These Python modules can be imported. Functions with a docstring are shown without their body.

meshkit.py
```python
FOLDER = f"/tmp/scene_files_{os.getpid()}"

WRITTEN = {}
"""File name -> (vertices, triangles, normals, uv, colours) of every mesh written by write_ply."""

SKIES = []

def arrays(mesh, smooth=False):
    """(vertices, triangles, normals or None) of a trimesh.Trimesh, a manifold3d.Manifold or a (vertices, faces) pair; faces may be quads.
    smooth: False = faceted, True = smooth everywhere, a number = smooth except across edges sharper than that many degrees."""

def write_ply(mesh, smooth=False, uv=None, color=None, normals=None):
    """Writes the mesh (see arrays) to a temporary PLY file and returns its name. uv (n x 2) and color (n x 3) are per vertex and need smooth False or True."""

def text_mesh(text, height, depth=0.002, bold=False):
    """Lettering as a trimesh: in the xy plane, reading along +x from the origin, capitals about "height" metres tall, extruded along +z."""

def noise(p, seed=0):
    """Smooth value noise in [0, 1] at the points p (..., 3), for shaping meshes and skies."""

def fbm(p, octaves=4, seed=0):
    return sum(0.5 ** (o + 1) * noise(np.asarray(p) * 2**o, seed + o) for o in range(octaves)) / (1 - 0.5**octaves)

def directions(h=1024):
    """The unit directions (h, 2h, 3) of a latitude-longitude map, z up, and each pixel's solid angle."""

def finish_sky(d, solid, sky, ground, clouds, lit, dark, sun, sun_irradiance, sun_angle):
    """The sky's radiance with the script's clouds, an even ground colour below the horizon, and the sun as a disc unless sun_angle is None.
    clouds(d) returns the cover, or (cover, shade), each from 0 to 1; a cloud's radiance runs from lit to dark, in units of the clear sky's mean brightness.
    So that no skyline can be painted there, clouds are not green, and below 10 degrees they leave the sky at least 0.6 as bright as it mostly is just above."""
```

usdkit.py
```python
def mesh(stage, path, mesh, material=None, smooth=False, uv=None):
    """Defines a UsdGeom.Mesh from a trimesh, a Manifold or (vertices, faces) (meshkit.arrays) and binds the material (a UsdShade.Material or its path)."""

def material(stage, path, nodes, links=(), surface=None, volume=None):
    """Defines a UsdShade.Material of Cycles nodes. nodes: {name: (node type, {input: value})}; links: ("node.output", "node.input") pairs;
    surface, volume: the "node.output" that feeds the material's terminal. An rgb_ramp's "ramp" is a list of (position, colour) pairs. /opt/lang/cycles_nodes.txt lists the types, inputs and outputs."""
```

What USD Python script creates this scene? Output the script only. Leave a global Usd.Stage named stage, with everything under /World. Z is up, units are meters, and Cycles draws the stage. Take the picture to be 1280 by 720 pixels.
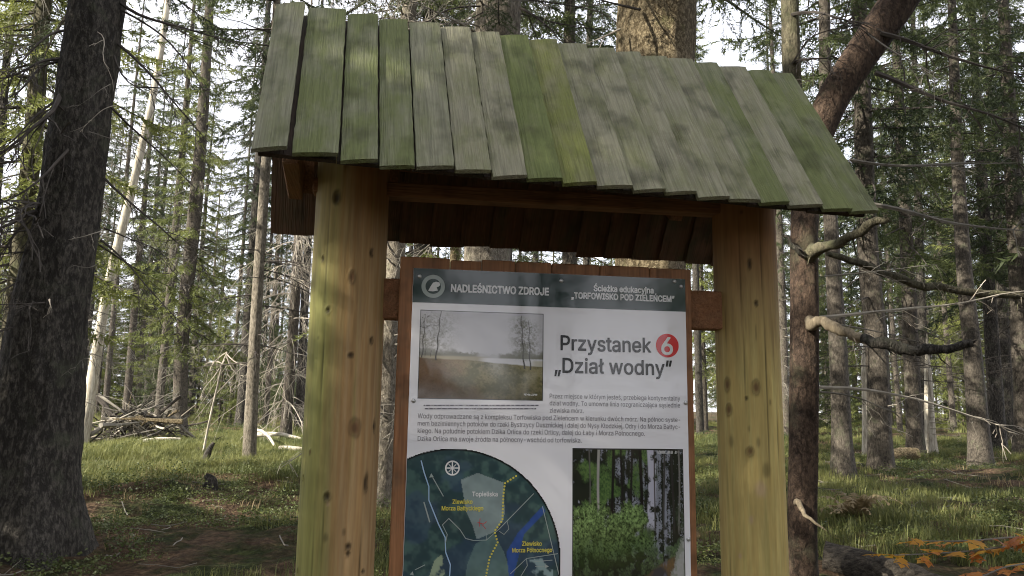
import math
import numpy as np, trimesh, shapely
from shapely.geometry import Polygon, Point, LineString, box as sbox
from shapely import affinity
import usdkit, meshkit
from pxr import Usd, UsdGeom, UsdLux, UsdShade, Gf, Sdf, Vt

# ------------------------------------------------------------------ stage, camera, sky, sun, exposure
stage = Usd.Stage.CreateInMemory()
UsdGeom.SetStageUpAxis(stage, 'Z'); UsdGeom.SetStageMetersPerUnit(stage, 1.0)
UsdGeom.Xform.Define(stage, '/World'); UsdGeom.Scope.Define(stage, '/World/Looks')

EYE = np.array([.1461, -2.428, 1.5]); YAW, PITCH, ROLL, FPX = -.1437, .1624, .0151, 1000.0
cy_, sy_ = math.cos(YAW), math.sin(YAW)
FWD = np.array([-sy_*math.cos(PITCH), cy_*math.cos(PITCH), math.sin(PITCH)])
r0 = np.array([cy_, sy_, 0.]); u0 = np.cross(r0, FWD)
RIGHT = r0*math.cos(ROLL)+u0*math.sin(ROLL); UP = -r0*math.sin(ROLL)+u0*math.cos(ROLL)
FLAT = np.array([-sy_, cy_, 0.])                       # the way the camera looks, along the ground

cam = UsdGeom.Camera.Define(stage, '/World/camera')
mt = Gf.Matrix4d(*RIGHT, 0, *UP, 0, *(-FWD), 0, *EYE, 1)
cam.AddTransformOp().Set(mt)
cam.CreateHorizontalApertureAttr(36.0); cam.CreateFocalLengthAttr(36.0*FPX/1280); cam.CreateClippingRangeAttr(Gf.Vec2f(.05, 2000))
cam.CreateExposureAttr(1.65)

SUN = np.array([-.88, -.28, .56]); SUN /= np.linalg.norm(SUN)
SUN_EL, SUN_AZ = math.asin(SUN[2]), math.atan2(SUN[0], SUN[1])
sun = UsdLux.DistantLight.Define(stage, '/World/sun')
sun.CreateIntensityAttr(1.25); sun.CreateNormalizeAttr(True); sun.CreateAngleAttr(.5); sun.CreateColorAttr(Gf.Vec3f(1, .93, .8))
zx = SUN; xx = np.cross([0, 0, 1.], zx); xx /= np.linalg.norm(xx); yx = np.cross(zx, xx)
sun.AddTransformOp().Set(Gf.Matrix4d(*xx, 0, *yx, 0, *zx, 0, 0, 0, 30, 1))

CLOUD = 5.2
sky_mat = usdkit.material(stage, '/World/Looks/sky_look', {
    'tc': ('texture_coordinate', {}),
    'sky': ('sky_texture', {'sky_type': 'single_scattering', 'sun_disc': False, 'sun_elevation': SUN_EL, 'sun_rotation': SUN_AZ}),
    'n': ('noise_texture', {'scale': 3.0, 'detail': 5.0, 'roughness': .6}),
    'r': ('rgb_ramp', {'ramp': [(0, (.55, .55, .55)), (.45, (.8, .8, .8)), (.65, (1, 1, 1))]}),
    'm': ('mix', {'color2': (CLOUD*.97, CLOUD*.97, CLOUD*1.03)}),
    'bg': ('background_shader', {'strength': .12})},
    [('tc.generated', 'n.vector'), ('n.fac', 'r.fac'), ('r.color', 'm.fac'), ('sky.color', 'm.color1'), ('m.color', 'bg.color')], surface='bg.background')
dome = UsdLux.DomeLight.Define(stage, '/World/sky'); dome.CreateIntensityAttr(1.0)
UsdShade.MaterialBindingAPI.Apply(dome.GetPrim()).Bind(sky_mat)
dome.GetPrim().SetCustomDataByKey('kind', 'structure')

# ------------------------------------------------------------------ helpers
rng = np.random.default_rng(7)
counts = {}
def numbered(parent, name):
    k = (parent, name); n = counts.get(k, 0); counts[k] = n+1
    return f'{parent}/{name}' if n == 0 else f'{parent}/{name}_{n:03d}'
def tag(prim, label=None, cat=None, group=None, kind=None):
    p = prim.GetPrim() if hasattr(prim, 'GetPrim') else prim
    for k, v in (('label', label), ('category', cat), ('group', group), ('kind', kind)):
        if v: p.SetCustomDataByKey(k, v)
    return p
def ppath(parent): return '/World' if parent is None else str(parent.GetPath())
def thing(name, label=None, cat=None, group=None, loc=(0, 0, 0), parent=None, kind=None):
    x = UsdGeom.Xform.Define(stage, numbered(ppath(parent), name))
    if any(loc): x.AddTranslateOp().Set(Gf.Vec3d(*map(float, loc)))
    return tag(x, label, cat, group, kind)
def obj(name, mesh, mat, parent=None, smooth=False, rest=None, color=None, label=None, cat=None, group=None, kind=None, origin=None):
    """One Mesh prim. rest: offset added to the local position for the materials' grain; color: per vertex base colour."""
    if color is not None and smooth is not False: smooth = True
    v, f, n = meshkit.arrays(mesh, smooth)
    p = numbered(ppath(parent), name)
    m = UsdGeom.Mesh.Define(stage, p)
    loc = np.zeros(3)
    m.CreatePointsAttr(Vt.Vec3fArray.FromNumpy(v.astype(np.float32)))
    m.CreateFaceVertexCountsAttr(Vt.IntArray.FromNumpy(np.full(len(f), 3, np.int32)))
    m.CreateFaceVertexIndicesAttr(Vt.IntArray.FromNumpy(f.astype(np.int32).ravel()))
    m.CreateSubdivisionSchemeAttr('none')
    if n is not None:
        m.CreateNormalsAttr(Vt.Vec3fArray.FromNumpy(n.astype(np.float32))); m.SetNormalsInterpolation('vertex')
    pv = UsdGeom.PrimvarsAPI(m)
    if rest is not None:
        r = rest(v) if callable(rest) else v+np.asarray(rest, float)
        pv.CreatePrimvar('rest', Sdf.ValueTypeNames.Float3Array, 'vertex').Set(Vt.Vec3fArray.FromNumpy(np.asarray(r, np.float32)))
    if color is not None:
        pv.CreatePrimvar('tint', Sdf.ValueTypeNames.Color3fArray, 'vertex').Set(Vt.Vec3fArray.FromNumpy(np.asarray(color, np.float32)))
    UsdShade.MaterialBindingAPI.Apply(m.GetPrim()).Bind(mat)
    return tag(m, label, cat, group, kind)

def ray(px, py):
    return FWD+RIGHT*(px-640)/FPX-UP*(py-360)/FPX
def at(px, py, d):
    """the point on the sight line through a photo pixel, d metres ahead along the ground"""
    r = ray(px, py); return EYE+r*(d/(r@FLAT))
def at_y(px, py, y):
    r = ray(px, py); return EYE+r*((y-EYE[1])/r[1])
def ground_z(x, y):
    x, y = np.asarray(x, float), np.asarray(y, float)
    r = np.hypot(x-EYE[0], y-EYE[1])
    z = .1*r-.082*np.logaddexp(0, (r-6)/1.0)+.006
    p = np.stack([x, y, np.zeros_like(x)], -1)
    k = np.clip((r-2.5)/4, 0, 1)
    return z+k*((meshkit.fbm(p*.45, 3, 3)-.5)*.42+(meshkit.fbm(p*2.1, 3, 5)-.5)*.13)
def on_ground(px, d, dz=0.0):
    p = at(px, 512, d); p[2] = float(ground_z(p[0], p[1]))+dz; return p

def tube(p, r, sides=6, cap=True, twist=0.0):
    p = np.asarray(p, float); r = np.broadcast_to(np.asarray(r, float), (len(p),))
    t = np.gradient(p, axis=0); t /= np.linalg.norm(t, axis=1, keepdims=True)+1e-12
    m = t.mean(0); ref = np.array([1., 0, 0]) if abs(m[0]) < .6*np.linalg.norm(m)+1e-9 else np.array([0, 0, 1.])
    a = np.cross(t, ref); a /= np.linalg.norm(a, axis=1, keepdims=True)+1e-12; b = np.cross(t, a)
    an = np.arange(sides)*2*np.pi/sides+twist
    v = (p[:, None]+r[:, None, None]*(np.cos(an)[None, :, None]*a[:, None]+np.sin(an)[None, :, None]*b[:, None])).reshape(-1, 3)
    i, j = np.meshgrid(np.arange(len(p)-1), np.arange(sides), indexing='ij'); k = (j+1) % sides
    q0, q1, q2, q3 = i*sides+j, i*sides+k, (i+1)*sides+k, (i+1)*sides+j
    f = np.vstack([np.stack([q0, q3, q2], -1).reshape(-1, 3), np.stack([q0, q2, q1], -1).reshape(-1, 3)])
    if cap:
        n = len(v); v = np.vstack([v, p[:1], p[-1:]]); j = np.arange(sides); k = (j+1) % sides; e = (len(p)-1)*sides
        f = np.vstack([f, np.stack([np.full(sides, n), j, k], -1), np.stack([np.full(sides, n+1), e+k, e+j], -1)])
    return v, f
class MB:
    def __init__(s): s.v, s.f, s.n = [], [], 0
    def add(s, v, f):
        s.v.append(np.asarray(v, float)); s.f.append(np.asarray(f)+s.n); s.n += len(v); return s
    def mesh(s): return (np.vstack(s.v), np.vstack(s.f))
def spline(p, n):
    p = np.asarray(p, float)
    if len(p) == 2: return p[0]+(p[1]-p[0])*np.linspace(0, 1, n)[:, None]
    from scipy.interpolate import PchipInterpolator
    s = np.r_[0, np.cumsum(np.linalg.norm(np.diff(p, axis=0), axis=1))]
    return PchipInterpolator(s, p)(np.linspace(0, s[-1], n))
def bar(lo, hi, bev=.004):
    lo, hi = np.asarray(lo, float), np.asarray(hi, float)
    s = hi-lo; b = min(bev, s.min()*.3)
    a = np.array([[x, y, z] for x in (0, 1) for y in (0, 1) for z in (0, 1)], float)
    pts = []
    for k in range(3):
        o = np.full(3, b); o[k] = 0
        pts.append(lo+o+a*(s-2*o))
    return trimesh.convex.convex_hull(np.vstack(pts))
def moved(mesh, M):
    m = mesh.copy(); m.apply_transform(M); return m

# ------------------------------------------------------------------ materials
def mat(name, nodes, links, surface='p.BSDF'):
    return usdkit.material(stage, '/World/Looks/'+name, nodes, links, surface)
def wood(name, dark, light, green, g_lo, g_hi, rough=.8, bump=.9, sc=(85, 2.6, 85), blotch=.62):
    return mat(name, {
        'a': ('attribute', {'attribute': 'rest'}),
        'mg': ('mapping', {'scale': sc}), 'ng': ('noise_texture', {'scale': 1.0, 'detail': 5.0, 'roughness': .65, 'distortion': .4}),
        'mf': ('mapping', {'scale': tuple(3*x for x in sc)}), 'nf': ('noise_texture', {'scale': 1.0, 'detail': 3.0}),
        'mb': ('mapping', {'scale': (14, 6, 14)}), 'nb': ('noise_texture', {'scale': 1.0, 'detail': 4.0, 'roughness': .62}),
        'mk': ('mapping', {'scale': (12, 9, 12), 'location': (5.3, 1.7, 2.2)}), 'nk': ('noise_texture', {'scale': 1.0, 'detail': 3.0}),
        'rg': ('rgb_ramp', {'ramp': [(.15, dark), (.5, tuple(.4*a+.6*b for a, b in zip(dark, light))), (.8, light)]}),
        'rf': ('rgb_ramp', {'ramp': [(.3, (.76, .76, .76)), (.55, (1.0, 1.0, 1.0)), (.75, (1.14, 1.14, 1.14))]}),
        'rb': ('rgb_ramp', {'ramp': [(g_lo, (0, 0, 0)), (g_hi, (1, 1, 1))]}),
        'rk': ('rgb_ramp', {'ramp': [(.30, (blotch, blotch, blotch*.96)), (.48, (1, 1, 1))]}),
        'm1': ('mix', {'mix_type': 'multiply', 'fac': 1.0}), 'm2': ('mix', {'color2': green}), 'm3': ('mix', {'mix_type': 'multiply', 'fac': 1.0}),
        'ad': ('math', {'math_type': 'add'}),
        'bu': ('bump', {'strength': bump, 'distance': .006}),
        'p': ('principled_bsdf', {'roughness': rough, 'specular_ior_level': .3})},
        [('a.vector', 'mg.vector'), ('mg.vector', 'ng.vector'), ('a.vector', 'mf.vector'), ('mf.vector', 'nf.vector'), ('a.vector', 'mb.vector'), ('mb.vector', 'nb.vector'),
         ('a.vector', 'mk.vector'), ('mk.vector', 'nk.vector'), ('ng.fac', 'rg.fac'), ('nf.fac', 'rf.fac'), ('nb.fac', 'rb.fac'), ('nk.fac', 'rk.fac'),
         ('rb.color', 'm2.fac'), ('rg.color', 'm2.color1'), ('m2.color', 'm1.color1'), ('rf.color', 'm1.color2'), ('m1.color', 'm3.color1'), ('rk.color', 'm3.color2'),
         ('m3.color', 'p.base_color'), ('ng.fac', 'ad.value1'), ('nf.fac', 'ad.value2'), ('ad.value', 'bu.height'), ('bu.normal', 'p.normal')])
GREY_D, GREY_L = (.125, .125, .085), (.285, .28, .19)
M_ROOF = [wood('roof_wood_grey', GREY_D, GREY_L, (.175, .185, .095), .42, .66),
          wood('roof_wood_mossy', (.115, .12, .07), (.245, .25, .155), (.14, .16, .06), .33, .56),
          wood('roof_wood_pale', (.15, .145, .10), (.315, .30, .205), (.185, .19, .095), .42, .68, blotch=.55),
          wood('roof_wood_green', (.115, .125, .055), (.21, .215, .11), (.13, .155, .05), .22, .48),
          wood('roof_wood_yellow', (.135, .135, .06), (.25, .245, .125), (.165, .18, .05), .30, .55)]
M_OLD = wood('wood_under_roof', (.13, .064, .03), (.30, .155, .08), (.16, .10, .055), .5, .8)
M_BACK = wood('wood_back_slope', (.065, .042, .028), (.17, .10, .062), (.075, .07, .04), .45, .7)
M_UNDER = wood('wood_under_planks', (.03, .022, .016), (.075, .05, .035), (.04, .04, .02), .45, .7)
M_PLANK = wood('board_wood', (.17, .07, .028), (.36, .17, .075), (.22, .12, .06), .5, .8, rough=.55, bump=.3, sc=(60, 60, 2.2))
M_RAIL = wood('rail_wood', (.15, .065, .03), (.30, .145, .07), (.2, .11, .06), .5, .8, sc=(2.2, 55, 55))

def tinted(name, sc, rough=.7, lo=.78, hi=1.10, bump=.4, dist=.004, spec=.3):
    return mat(name, {
        'a': ('attribute', {'attribute': 'rest'}), 't': ('attribute', {'attribute': 'tint'}),
        'mg': ('mapping', {'scale': sc}), 'ng': ('noise_texture', {'scale': 1.0, 'detail': 6.0, 'roughness': .65, 'distortion': .3}),
        'mc': ('mapping', {'scale': tuple(.3*x for x in sc)}), 'nc': ('noise_texture', {'scale': 1.0, 'detail': 4.0, 'roughness': .6}),
        'rg': ('rgb_ramp', {'ramp': [(.3, (lo, lo, lo)), (.65, (hi, hi, hi))]}),
        'rc': ('rgb_ramp', {'ramp': [(.3, (.86, .86, .85)), (.65, (1.05, 1.05, 1.05))]}),
        'm': ('mix', {'mix_type': 'multiply', 'fac': 1.0}), 'm2': ('mix', {'mix_type': 'multiply', 'fac': 1.0}),
        'bu': ('bump', {'strength': bump, 'distance': dist}), 'p': ('principled_bsdf', {'roughness': rough, 'specular_ior_level': spec})},
        [('a.vector', 'mg.vector'), ('mg.vector', 'ng.vector'), ('a.vector', 'mc.vector'), ('mc.vector', 'nc.vector'), ('ng.fac', 'rg.fac'), ('nc.fac', 'rc.fac'),
         ('t.color', 'm.color1'), ('rg.color', 'm.color2'), ('m.color', 'm2.color1'), ('rc.color', 'm2.color2'),
         ('m2.color', 'p.base_color'), ('ng.fac', 'bu.height'), ('bu.normal', 'p.normal')])
M_POST = tinted('post_wood', (75, 75, 6.0))

def bark(name, dark, light, moss, m_lo=.6, m_hi=.8, scale=34, zs=.45, bump=.9, dist=.03, rough=.9, plates=.5):
    """flaky bark: stretched fine noise, broken up by irregular plates (plates: how strongly)"""
    return mat(name, {
        'a': ('attribute', {'attribute': 'rest'}), 'mp': ('mapping', {'scale': (1, 1, zs)}),
        'nw': ('noise_texture', {'scale': scale*.6, 'detail': 4.0, 'roughness': .7}), 'wv': ('vector_math', {'math_type': 'multiply_add', 'vector2': (3.6/scale,)*3}),
        'v': ('voronoi_texture', {'feature': 'smooth_f1', 'scale': scale, 'smoothness': .35}),
        'n': ('noise_texture', {'scale': scale*1.4, 'detail': 7.0, 'roughness': .72, 'distortion': .6}), 'nf': ('noise_texture', {'scale': scale*5, 'detail': 4.0, 'roughness': .7}),
        'nm': ('noise_texture', {'scale': 4.0, 'detail': 5.0, 'roughness': .65}), 'nl': ('noise_texture', {'scale': 2.2, 'detail': 3.0}),
        'h1': ('math', {'math_type': 'multiply_add', 'value2': -plates}), 'h2': ('math', {'math_type': 'multiply_add', 'value2': .45}),
        'h3': ('math', {'math_type': 'multiply_add', 'value2': .35, 'value3': -.10}), 'h4': ('math', {'math_type': 'add'}),
        'rc': ('rgb_ramp', {'ramp': [(.32, dark), (.62, tuple(.55*y+.45*x for x, y in zip(dark, light))), (.85, light)]}), 'rm': ('rgb_ramp', {'ramp': [(m_lo, (0, 0, 0)), (m_hi, (1, 1, 1))]}),
        'mx': ('mix', {'color2': moss}),
        'bu': ('bump', {'strength': bump, 'distance': dist}), 'p': ('principled_bsdf', {'roughness': rough, 'specular_ior_level': .2})},
        [('a.vector', 'mp.vector'), ('mp.vector', 'nw.vector'), ('nw.color', 'wv.vector1'), ('mp.vector', 'wv.vector3'), ('wv.vector', 'v.vector'),
         ('mp.vector', 'n.vector'), ('mp.vector', 'nf.vector'), ('a.vector', 'nm.vector'), ('a.vector', 'nl.vector'),
         ('v.distance', 'h1.value1'), ('n.fac', 'h1.value3'), ('nf.fac', 'h2.value1'), ('h1.result' if False else 'h1.value', 'h2.value3'),
         ('nl.fac', 'h3.value1'), ('h3.value', 'h4.value1'), ('h2.value', 'h4.value2'), ('h4.value', 'rc.fac'),
         ('nm.fac', 'rm.fac'), ('rm.color', 'mx.fac'), ('rc.color', 'mx.color1'), ('mx.color', 'p.base_color'),
         ('h2.value', 'bu.height'), ('bu.normal', 'p.normal')])
B_DARK = bark('bark_dark_grey', (.03, .027, .023), (.145, .13, .11), (.085, .09, .06), .55, .8, scale=34, zs=.4, plates=.7, dist=.04)
B_TAN = bark('bark_tan', (.09, .068, .038), (.38, .31, .195), (.20, .21, .08), .6, .85, scale=38, zs=.7, plates=.7)
B_RED = bark('bark_red_brown', (.026, .018, .013), (.125, .085, .06), (.10, .095, .06), .55, .8, scale=36, zs=.55, dist=.022, bump=.9, plates=.55)
B_MID = bark('bark_grey_brown', (.034, .029, .024), (.145, .125, .10), (.10, .11, .065), .55, .8)
B_LIGHT = bark('bark_light_grey', (.08, .068, .052), (.30, .265, .21), (.15, .165, .09), .6, .85)
B_PALE = bark('bark_dead_pale', (.25, .22, .17), (.62, .57, .47), (.30, .29, .20), .65, .85, scale=18, zs=.15, dist=.01, bump=.5)
B_LIMB = bark('bark_bare_wood', (.10, .08, .055), (.30, .245, .165), (.17, .165, .10), .6, .85, scale=18, zs=.3, dist=.008, bump=.5)
B_GREEN = bark('bark_algae', (.05, .046, .03), (.18, .16, .105), (.115, .125, .06), .5, .8)

def plain(name, col, rough=.8, var=.35, scale=20.0, spec=.3, metallic=0.0):
    return mat(name, {
        'g': ('geometry', {}), 'n': ('noise_texture', {'scale': scale, 'detail': 4.0}), 'oi': ('object_info', {}),
        'r': ('rgb_ramp', {'ramp': [(.3, tuple(c*(1-var) for c in col)), (.7, tuple(c*(1+var) for c in col))]}),
        'p': ('principled_bsdf', {'roughness': rough, 'specular_ior_level': spec, 'metallic': metallic})},
        [('g.position', 'n.vector'), ('n.fac', 'r.fac'), ('r.color', 'p.base_color')])
TWIG_DARK = plain('twig_dark', (.055, .047, .04), .9, .4, 9.0)
TWIG_GREY = plain('twig_grey', (.17, .155, .13), .9, .4, 5.0)
TWIG_PALE = plain('twig_pale', (.33, .295, .24), .85, .3, 5.0)
def leafy(name, a, b, trans=.35, rough=.6, scale=1.3):
    return mat(name, {
        'g': ('geometry', {}), 'oi': ('object_info', {}), 'n': ('noise_texture', {'scale': scale, 'detail': 3.0}),
        'ad': ('math', {'math_type': 'multiply_add', 'value2': .35, 'value3': -.17}), 'su': ('math', {'math_type': 'add'}),
        'r': ('rgb_ramp', {'ramp': [(.3, a), (.7, b)]}),
        'p': ('principled_bsdf', {'roughness': rough, 'specular_ior_level': .3}), 't': ('translucent_bsdf', {}), 'm': ('mix_closure', {'fac': trans})},
        [('g.position', 'n.vector'), ('oi.random', 'ad.value1'), ('n.fac', 'su.value1'), ('ad.value', 'su.value2'), ('su.value', 'r.fac'),
         ('r.color', 'p.base_color'), ('r.color', 't.color'), ('p.BSDF', 'm.closure1'), ('t.BSDF', 'm.closure2')], 'm.closure')
NEEDLE = leafy('spruce_needles', (.03, .043, .02), (.085, .105, .038))
NEEDLE_LIGHT = leafy('spruce_needles_light', (.085, .105, .032), (.20, .22, .065))
GRASS = leafy('grass_blades', (.07, .085, .027), (.22, .225, .075), .3, scale=.7)
HERB = leafy('bilberry_leaves', (.045, .065, .02), (.12, .14, .045), .25, .5, scale=1.1)
DRYGRASS = leafy('dry_stalks', (.20, .15, .08), (.36, .28, .15), .3)
ORANGE = leafy('leaf_orange', (.30, .09, .018), (.50, .19, .03), .4, .45, 12.0)
PINK = leafy('leaf_underside', (.50, .20, .09), (.58, .28, .15), .4, .5, 12.0)
YELLOW = leafy('leaf_yellow', (.48, .22, .025), (.58, .32, .04), .45, .45, 12.0)

SOIL = mat('forest_floor', {
    'g': ('geometry', {}), 'n1': ('noise_texture', {'scale': .55, 'detail': 5.0, 'roughness': .6}), 'n2': ('noise_texture', {'scale': 14.0, 'detail': 6.0, 'roughness': .75}),
    'n3': ('noise_texture', {'scale': 1.7, 'detail': 5.0, 'roughness': .65}), 'v': ('voronoi_texture', {'scale': 26.0, 'randomness': 1.0}),
    'lit': ('rgb_ramp', {'ramp': [(.3, (.026, .017, .011)), (.5, (.08, .052, .033)), (.70, (.17, .115, .07))]}),
    'mos': ('rgb_ramp', {'ramp': [(.3, (.012, .017, .007)), (.7, (.05, .06, .02))]}),
    'fm': ('rgb_ramp', {'ramp': [(.44, (0, 0, 0)), (.58, (1, 1, 1))]}), 'mx': ('mix', {}), 'ad': ('math', {'math_type': 'multiply_add', 'value2': .7}),
    'bu': ('bump', {'strength': 1.0, 'distance': .05}), 'p': ('principled_bsdf', {'roughness': .95, 'specular_ior_level': .1})},
    [('g.position', 'n1.vector'), ('g.position', 'n2.vector'), ('g.position', 'n3.vector'), ('g.position', 'v.vector'), ('n2.fac', 'lit.fac'), ('n2.fac', 'mos.fac'),
     ('n3.fac', 'fm.fac'), ('fm.color', 'mx.fac'), ('lit.color', 'mx.color1'), ('mos.color', 'mx.color2'), ('mx.color', 'p.base_color'),
     ('v.distance', 'ad.value1'), ('n2.fac', 'ad.value3'), ('ad.value', 'bu.height'), ('bu.normal', 'p.normal')])

def printed(name, col=None, rough=.06):
    nodes = {'g': ('geometry', {}), 'mp': ('mapping', {'scale': (1, 1, .35)}), 'n': ('noise_texture', {'scale': 5.0, 'detail': 2.0}), 'n2': ('noise_texture', {'scale': 55.0, 'detail': 3.0}),
             'rr': ('map_range', {'from_min': .35, 'from_max': .7, 'to_min': rough*.8, 'to_max': rough*1.5}),
             'bu': ('bump', {'strength': .15, 'distance': .02}), 'p': ('principled_bsdf', {'specular_ior_level': .6})}
    links = [('g.position', 'mp.vector'), ('mp.vector', 'n.vector'), ('g.position', 'n2.vector'), ('n2.fac', 'rr.value'), ('rr.result', 'p.roughness'), ('n.fac', 'bu.height'), ('bu.normal', 'p.normal')]
    if col is None:
        nodes['t'] = ('attribute', {'attribute': 'tint'}); links.append(('t.color', 'p.base_color'))
    else: nodes['p'][1]['base_color'] = col
    return mat(name, nodes, links)
P_WHITE = printed('print_white', (.80, .79, .82)); P_GREEN = printed('print_dark_green', (.010, .032, .027)); P_BLACK = printed('print_black', (.02, .02, .022))
P_GREY = printed('print_grey_text', (.17, .16, .18)); P_RED = printed('print_red', (.62, .03, .035)); P_LETTER = printed('print_white_letters', (.72, .72, .72))
P_YELLOW = printed('print_yellow', (.66, .60, .10)); P_FADE = printed('print_faded_emblem', (.33, .38, .36)); P_COLOR = printed('print_colours')
P_BLUE = printed('print_light_blue', (.36, .52, .72))
STEEL = mat('screw_steel', {'p': ('principled_bsdf', {'base_color': (.5, .5, .5), 'metallic': .9, 'roughness': .35})}, [])
# ------------------------------------------------------------------ the forest floor
def make_ground():
    r = np.r_[.0, np.geomspace(.8, 4, 14), np.geomspace(4.2, 30, 130), np.geomspace(31, 170, 40)]
    th = np.r_[np.linspace(-45, 55, 330), np.linspace(55, 315, 90)[1:-1]]
    th = np.radians(th)
    R, T = np.meshgrid(r, th, indexing='ij')
    x, y = EYE[0]+R*np.sin(T), EYE[1]+R*np.cos(T)
    z = ground_z(x, y)+(meshkit.fbm(np.stack([x, y, 0*x], -1)*9, 2, 8)-.5)*.05*np.clip((R-3)/3, 0, 1)
    v = np.stack([x, y, z], -1).reshape(-1, 3); n, m = R.shape
    i, j = np.meshgrid(np.arange(n-1), np.arange(m), indexing='ij'); k = (j+1) % m
    a, b, c, d = i*m+j, i*m+k, (i+1)*m+k, (i+1)*m+j
    f = np.vstack([np.stack([a, c, b], -1).reshape(-1, 3), np.stack([a, d, c], -1).reshape(-1, 3)])
    obj('ground', (v, f), SOIL, smooth=True, kind='structure')
make_ground()

# ------------------------------------------------------------------ spruce crowns, dead branches, whole small trees (built once, then referenced)
def unit(v): return v/(np.linalg.norm(v, axis=-1, keepdims=True)+1e-12)
def crown_parts(seed, z0, z1, rmax, nb, dens=1.0, spike=.105, wid=.024, droop=.45, bare=0.0, shape=.75, gap=.016):
    g = np.random.default_rng(seed); wood_ = MB(); SP = []
    for i in range(nb):
        u = (i+g.uniform(0, .9))/nb; z = z0+(z1-z0)*u
        L = rmax*max(.12, (1-u)**shape)*g.uniform(.6, 1.12)*(0.75+.25*min(1, u*6)); az = i*2.39996+g.normal(0, .35)
        out = np.array([math.cos(az), math.sin(az), 0]); side = np.array([-out[1], out[0], 0])
        s = np.linspace(0, 1, 8); dr = droop*g.uniform(.5, 1.3)*(1-u*.8)
        p = out*(L*s)[:, None]+side*(L*.12*g.normal()*s**2)[:, None]; p[:, 2] = z-L*dr*(s**1.3)+L*.16*s**3+L*.12*s*(u > .7)
        wood_.add(*tube(p, (.006+.009*L)*(1-s*.85), 4, cap=False))
        nt = int((9+13*L)*dens); ss = bare+(1-bare)*np.sort(g.uniform(.1, 1, nt))
        c = np.stack([np.interp(ss, s, p[:, k]) for k in range(3)], -1)
        tg = unit(np.stack([np.interp(ss, s, np.gradient(p, axis=0)[:, k]) for k in range(3)], -1))
        sg = np.where(np.arange(nt) % 2, 1., -1.)[:, None]
        d = unit(tg*.75+side*sg*g.uniform(.5, 1.1, (nt, 1))+np.array([0, 0, -1])*g.uniform(.1, .75, (nt, 1)))
        tl = (.30*L*(1-ss*.75)+.09)*g.uniform(.5, 1.15, nt); tl = np.minimum(tl, .75)
        c = np.vstack([c, p[-1:]]); d = np.vstack([d, unit(p[-1:]-p[-2:-1])]); tl = np.r_[tl, .2*L+.1]
        for q in range(len(tl)):
            n = max(4, int(tl[q]/gap*dens)); t = np.linspace(.02, 1, n)
            b = c[q]+d[q]*(t*tl[q])[:, None]; b[:, 2] -= .25*tl[q]*t**2
            SP.append(np.concatenate([b, np.repeat(d[q][None], n, 0)], 1))
    A = np.vstack(SP); b, d = A[:, :3], A[:, 3:]; n = len(A)
    o = unit(np.cross(d, unit(g.normal(size=(n, 3))))); dirn = unit(d*.65+o*.75)
    w = unit(np.cross(dirn, g.normal(size=(n, 3))))*(wid*g.uniform(.6, 1.2, (n, 1)))
    L = spike*g.uniform(.6, 1.25, (n, 1))
    v = np.stack([b-w*.5, b+w*.5, b+dirn*L], 1).reshape(-1, 3)
    return (v, np.arange(3*n).reshape(-1, 3)), wood_.mesh()
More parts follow.
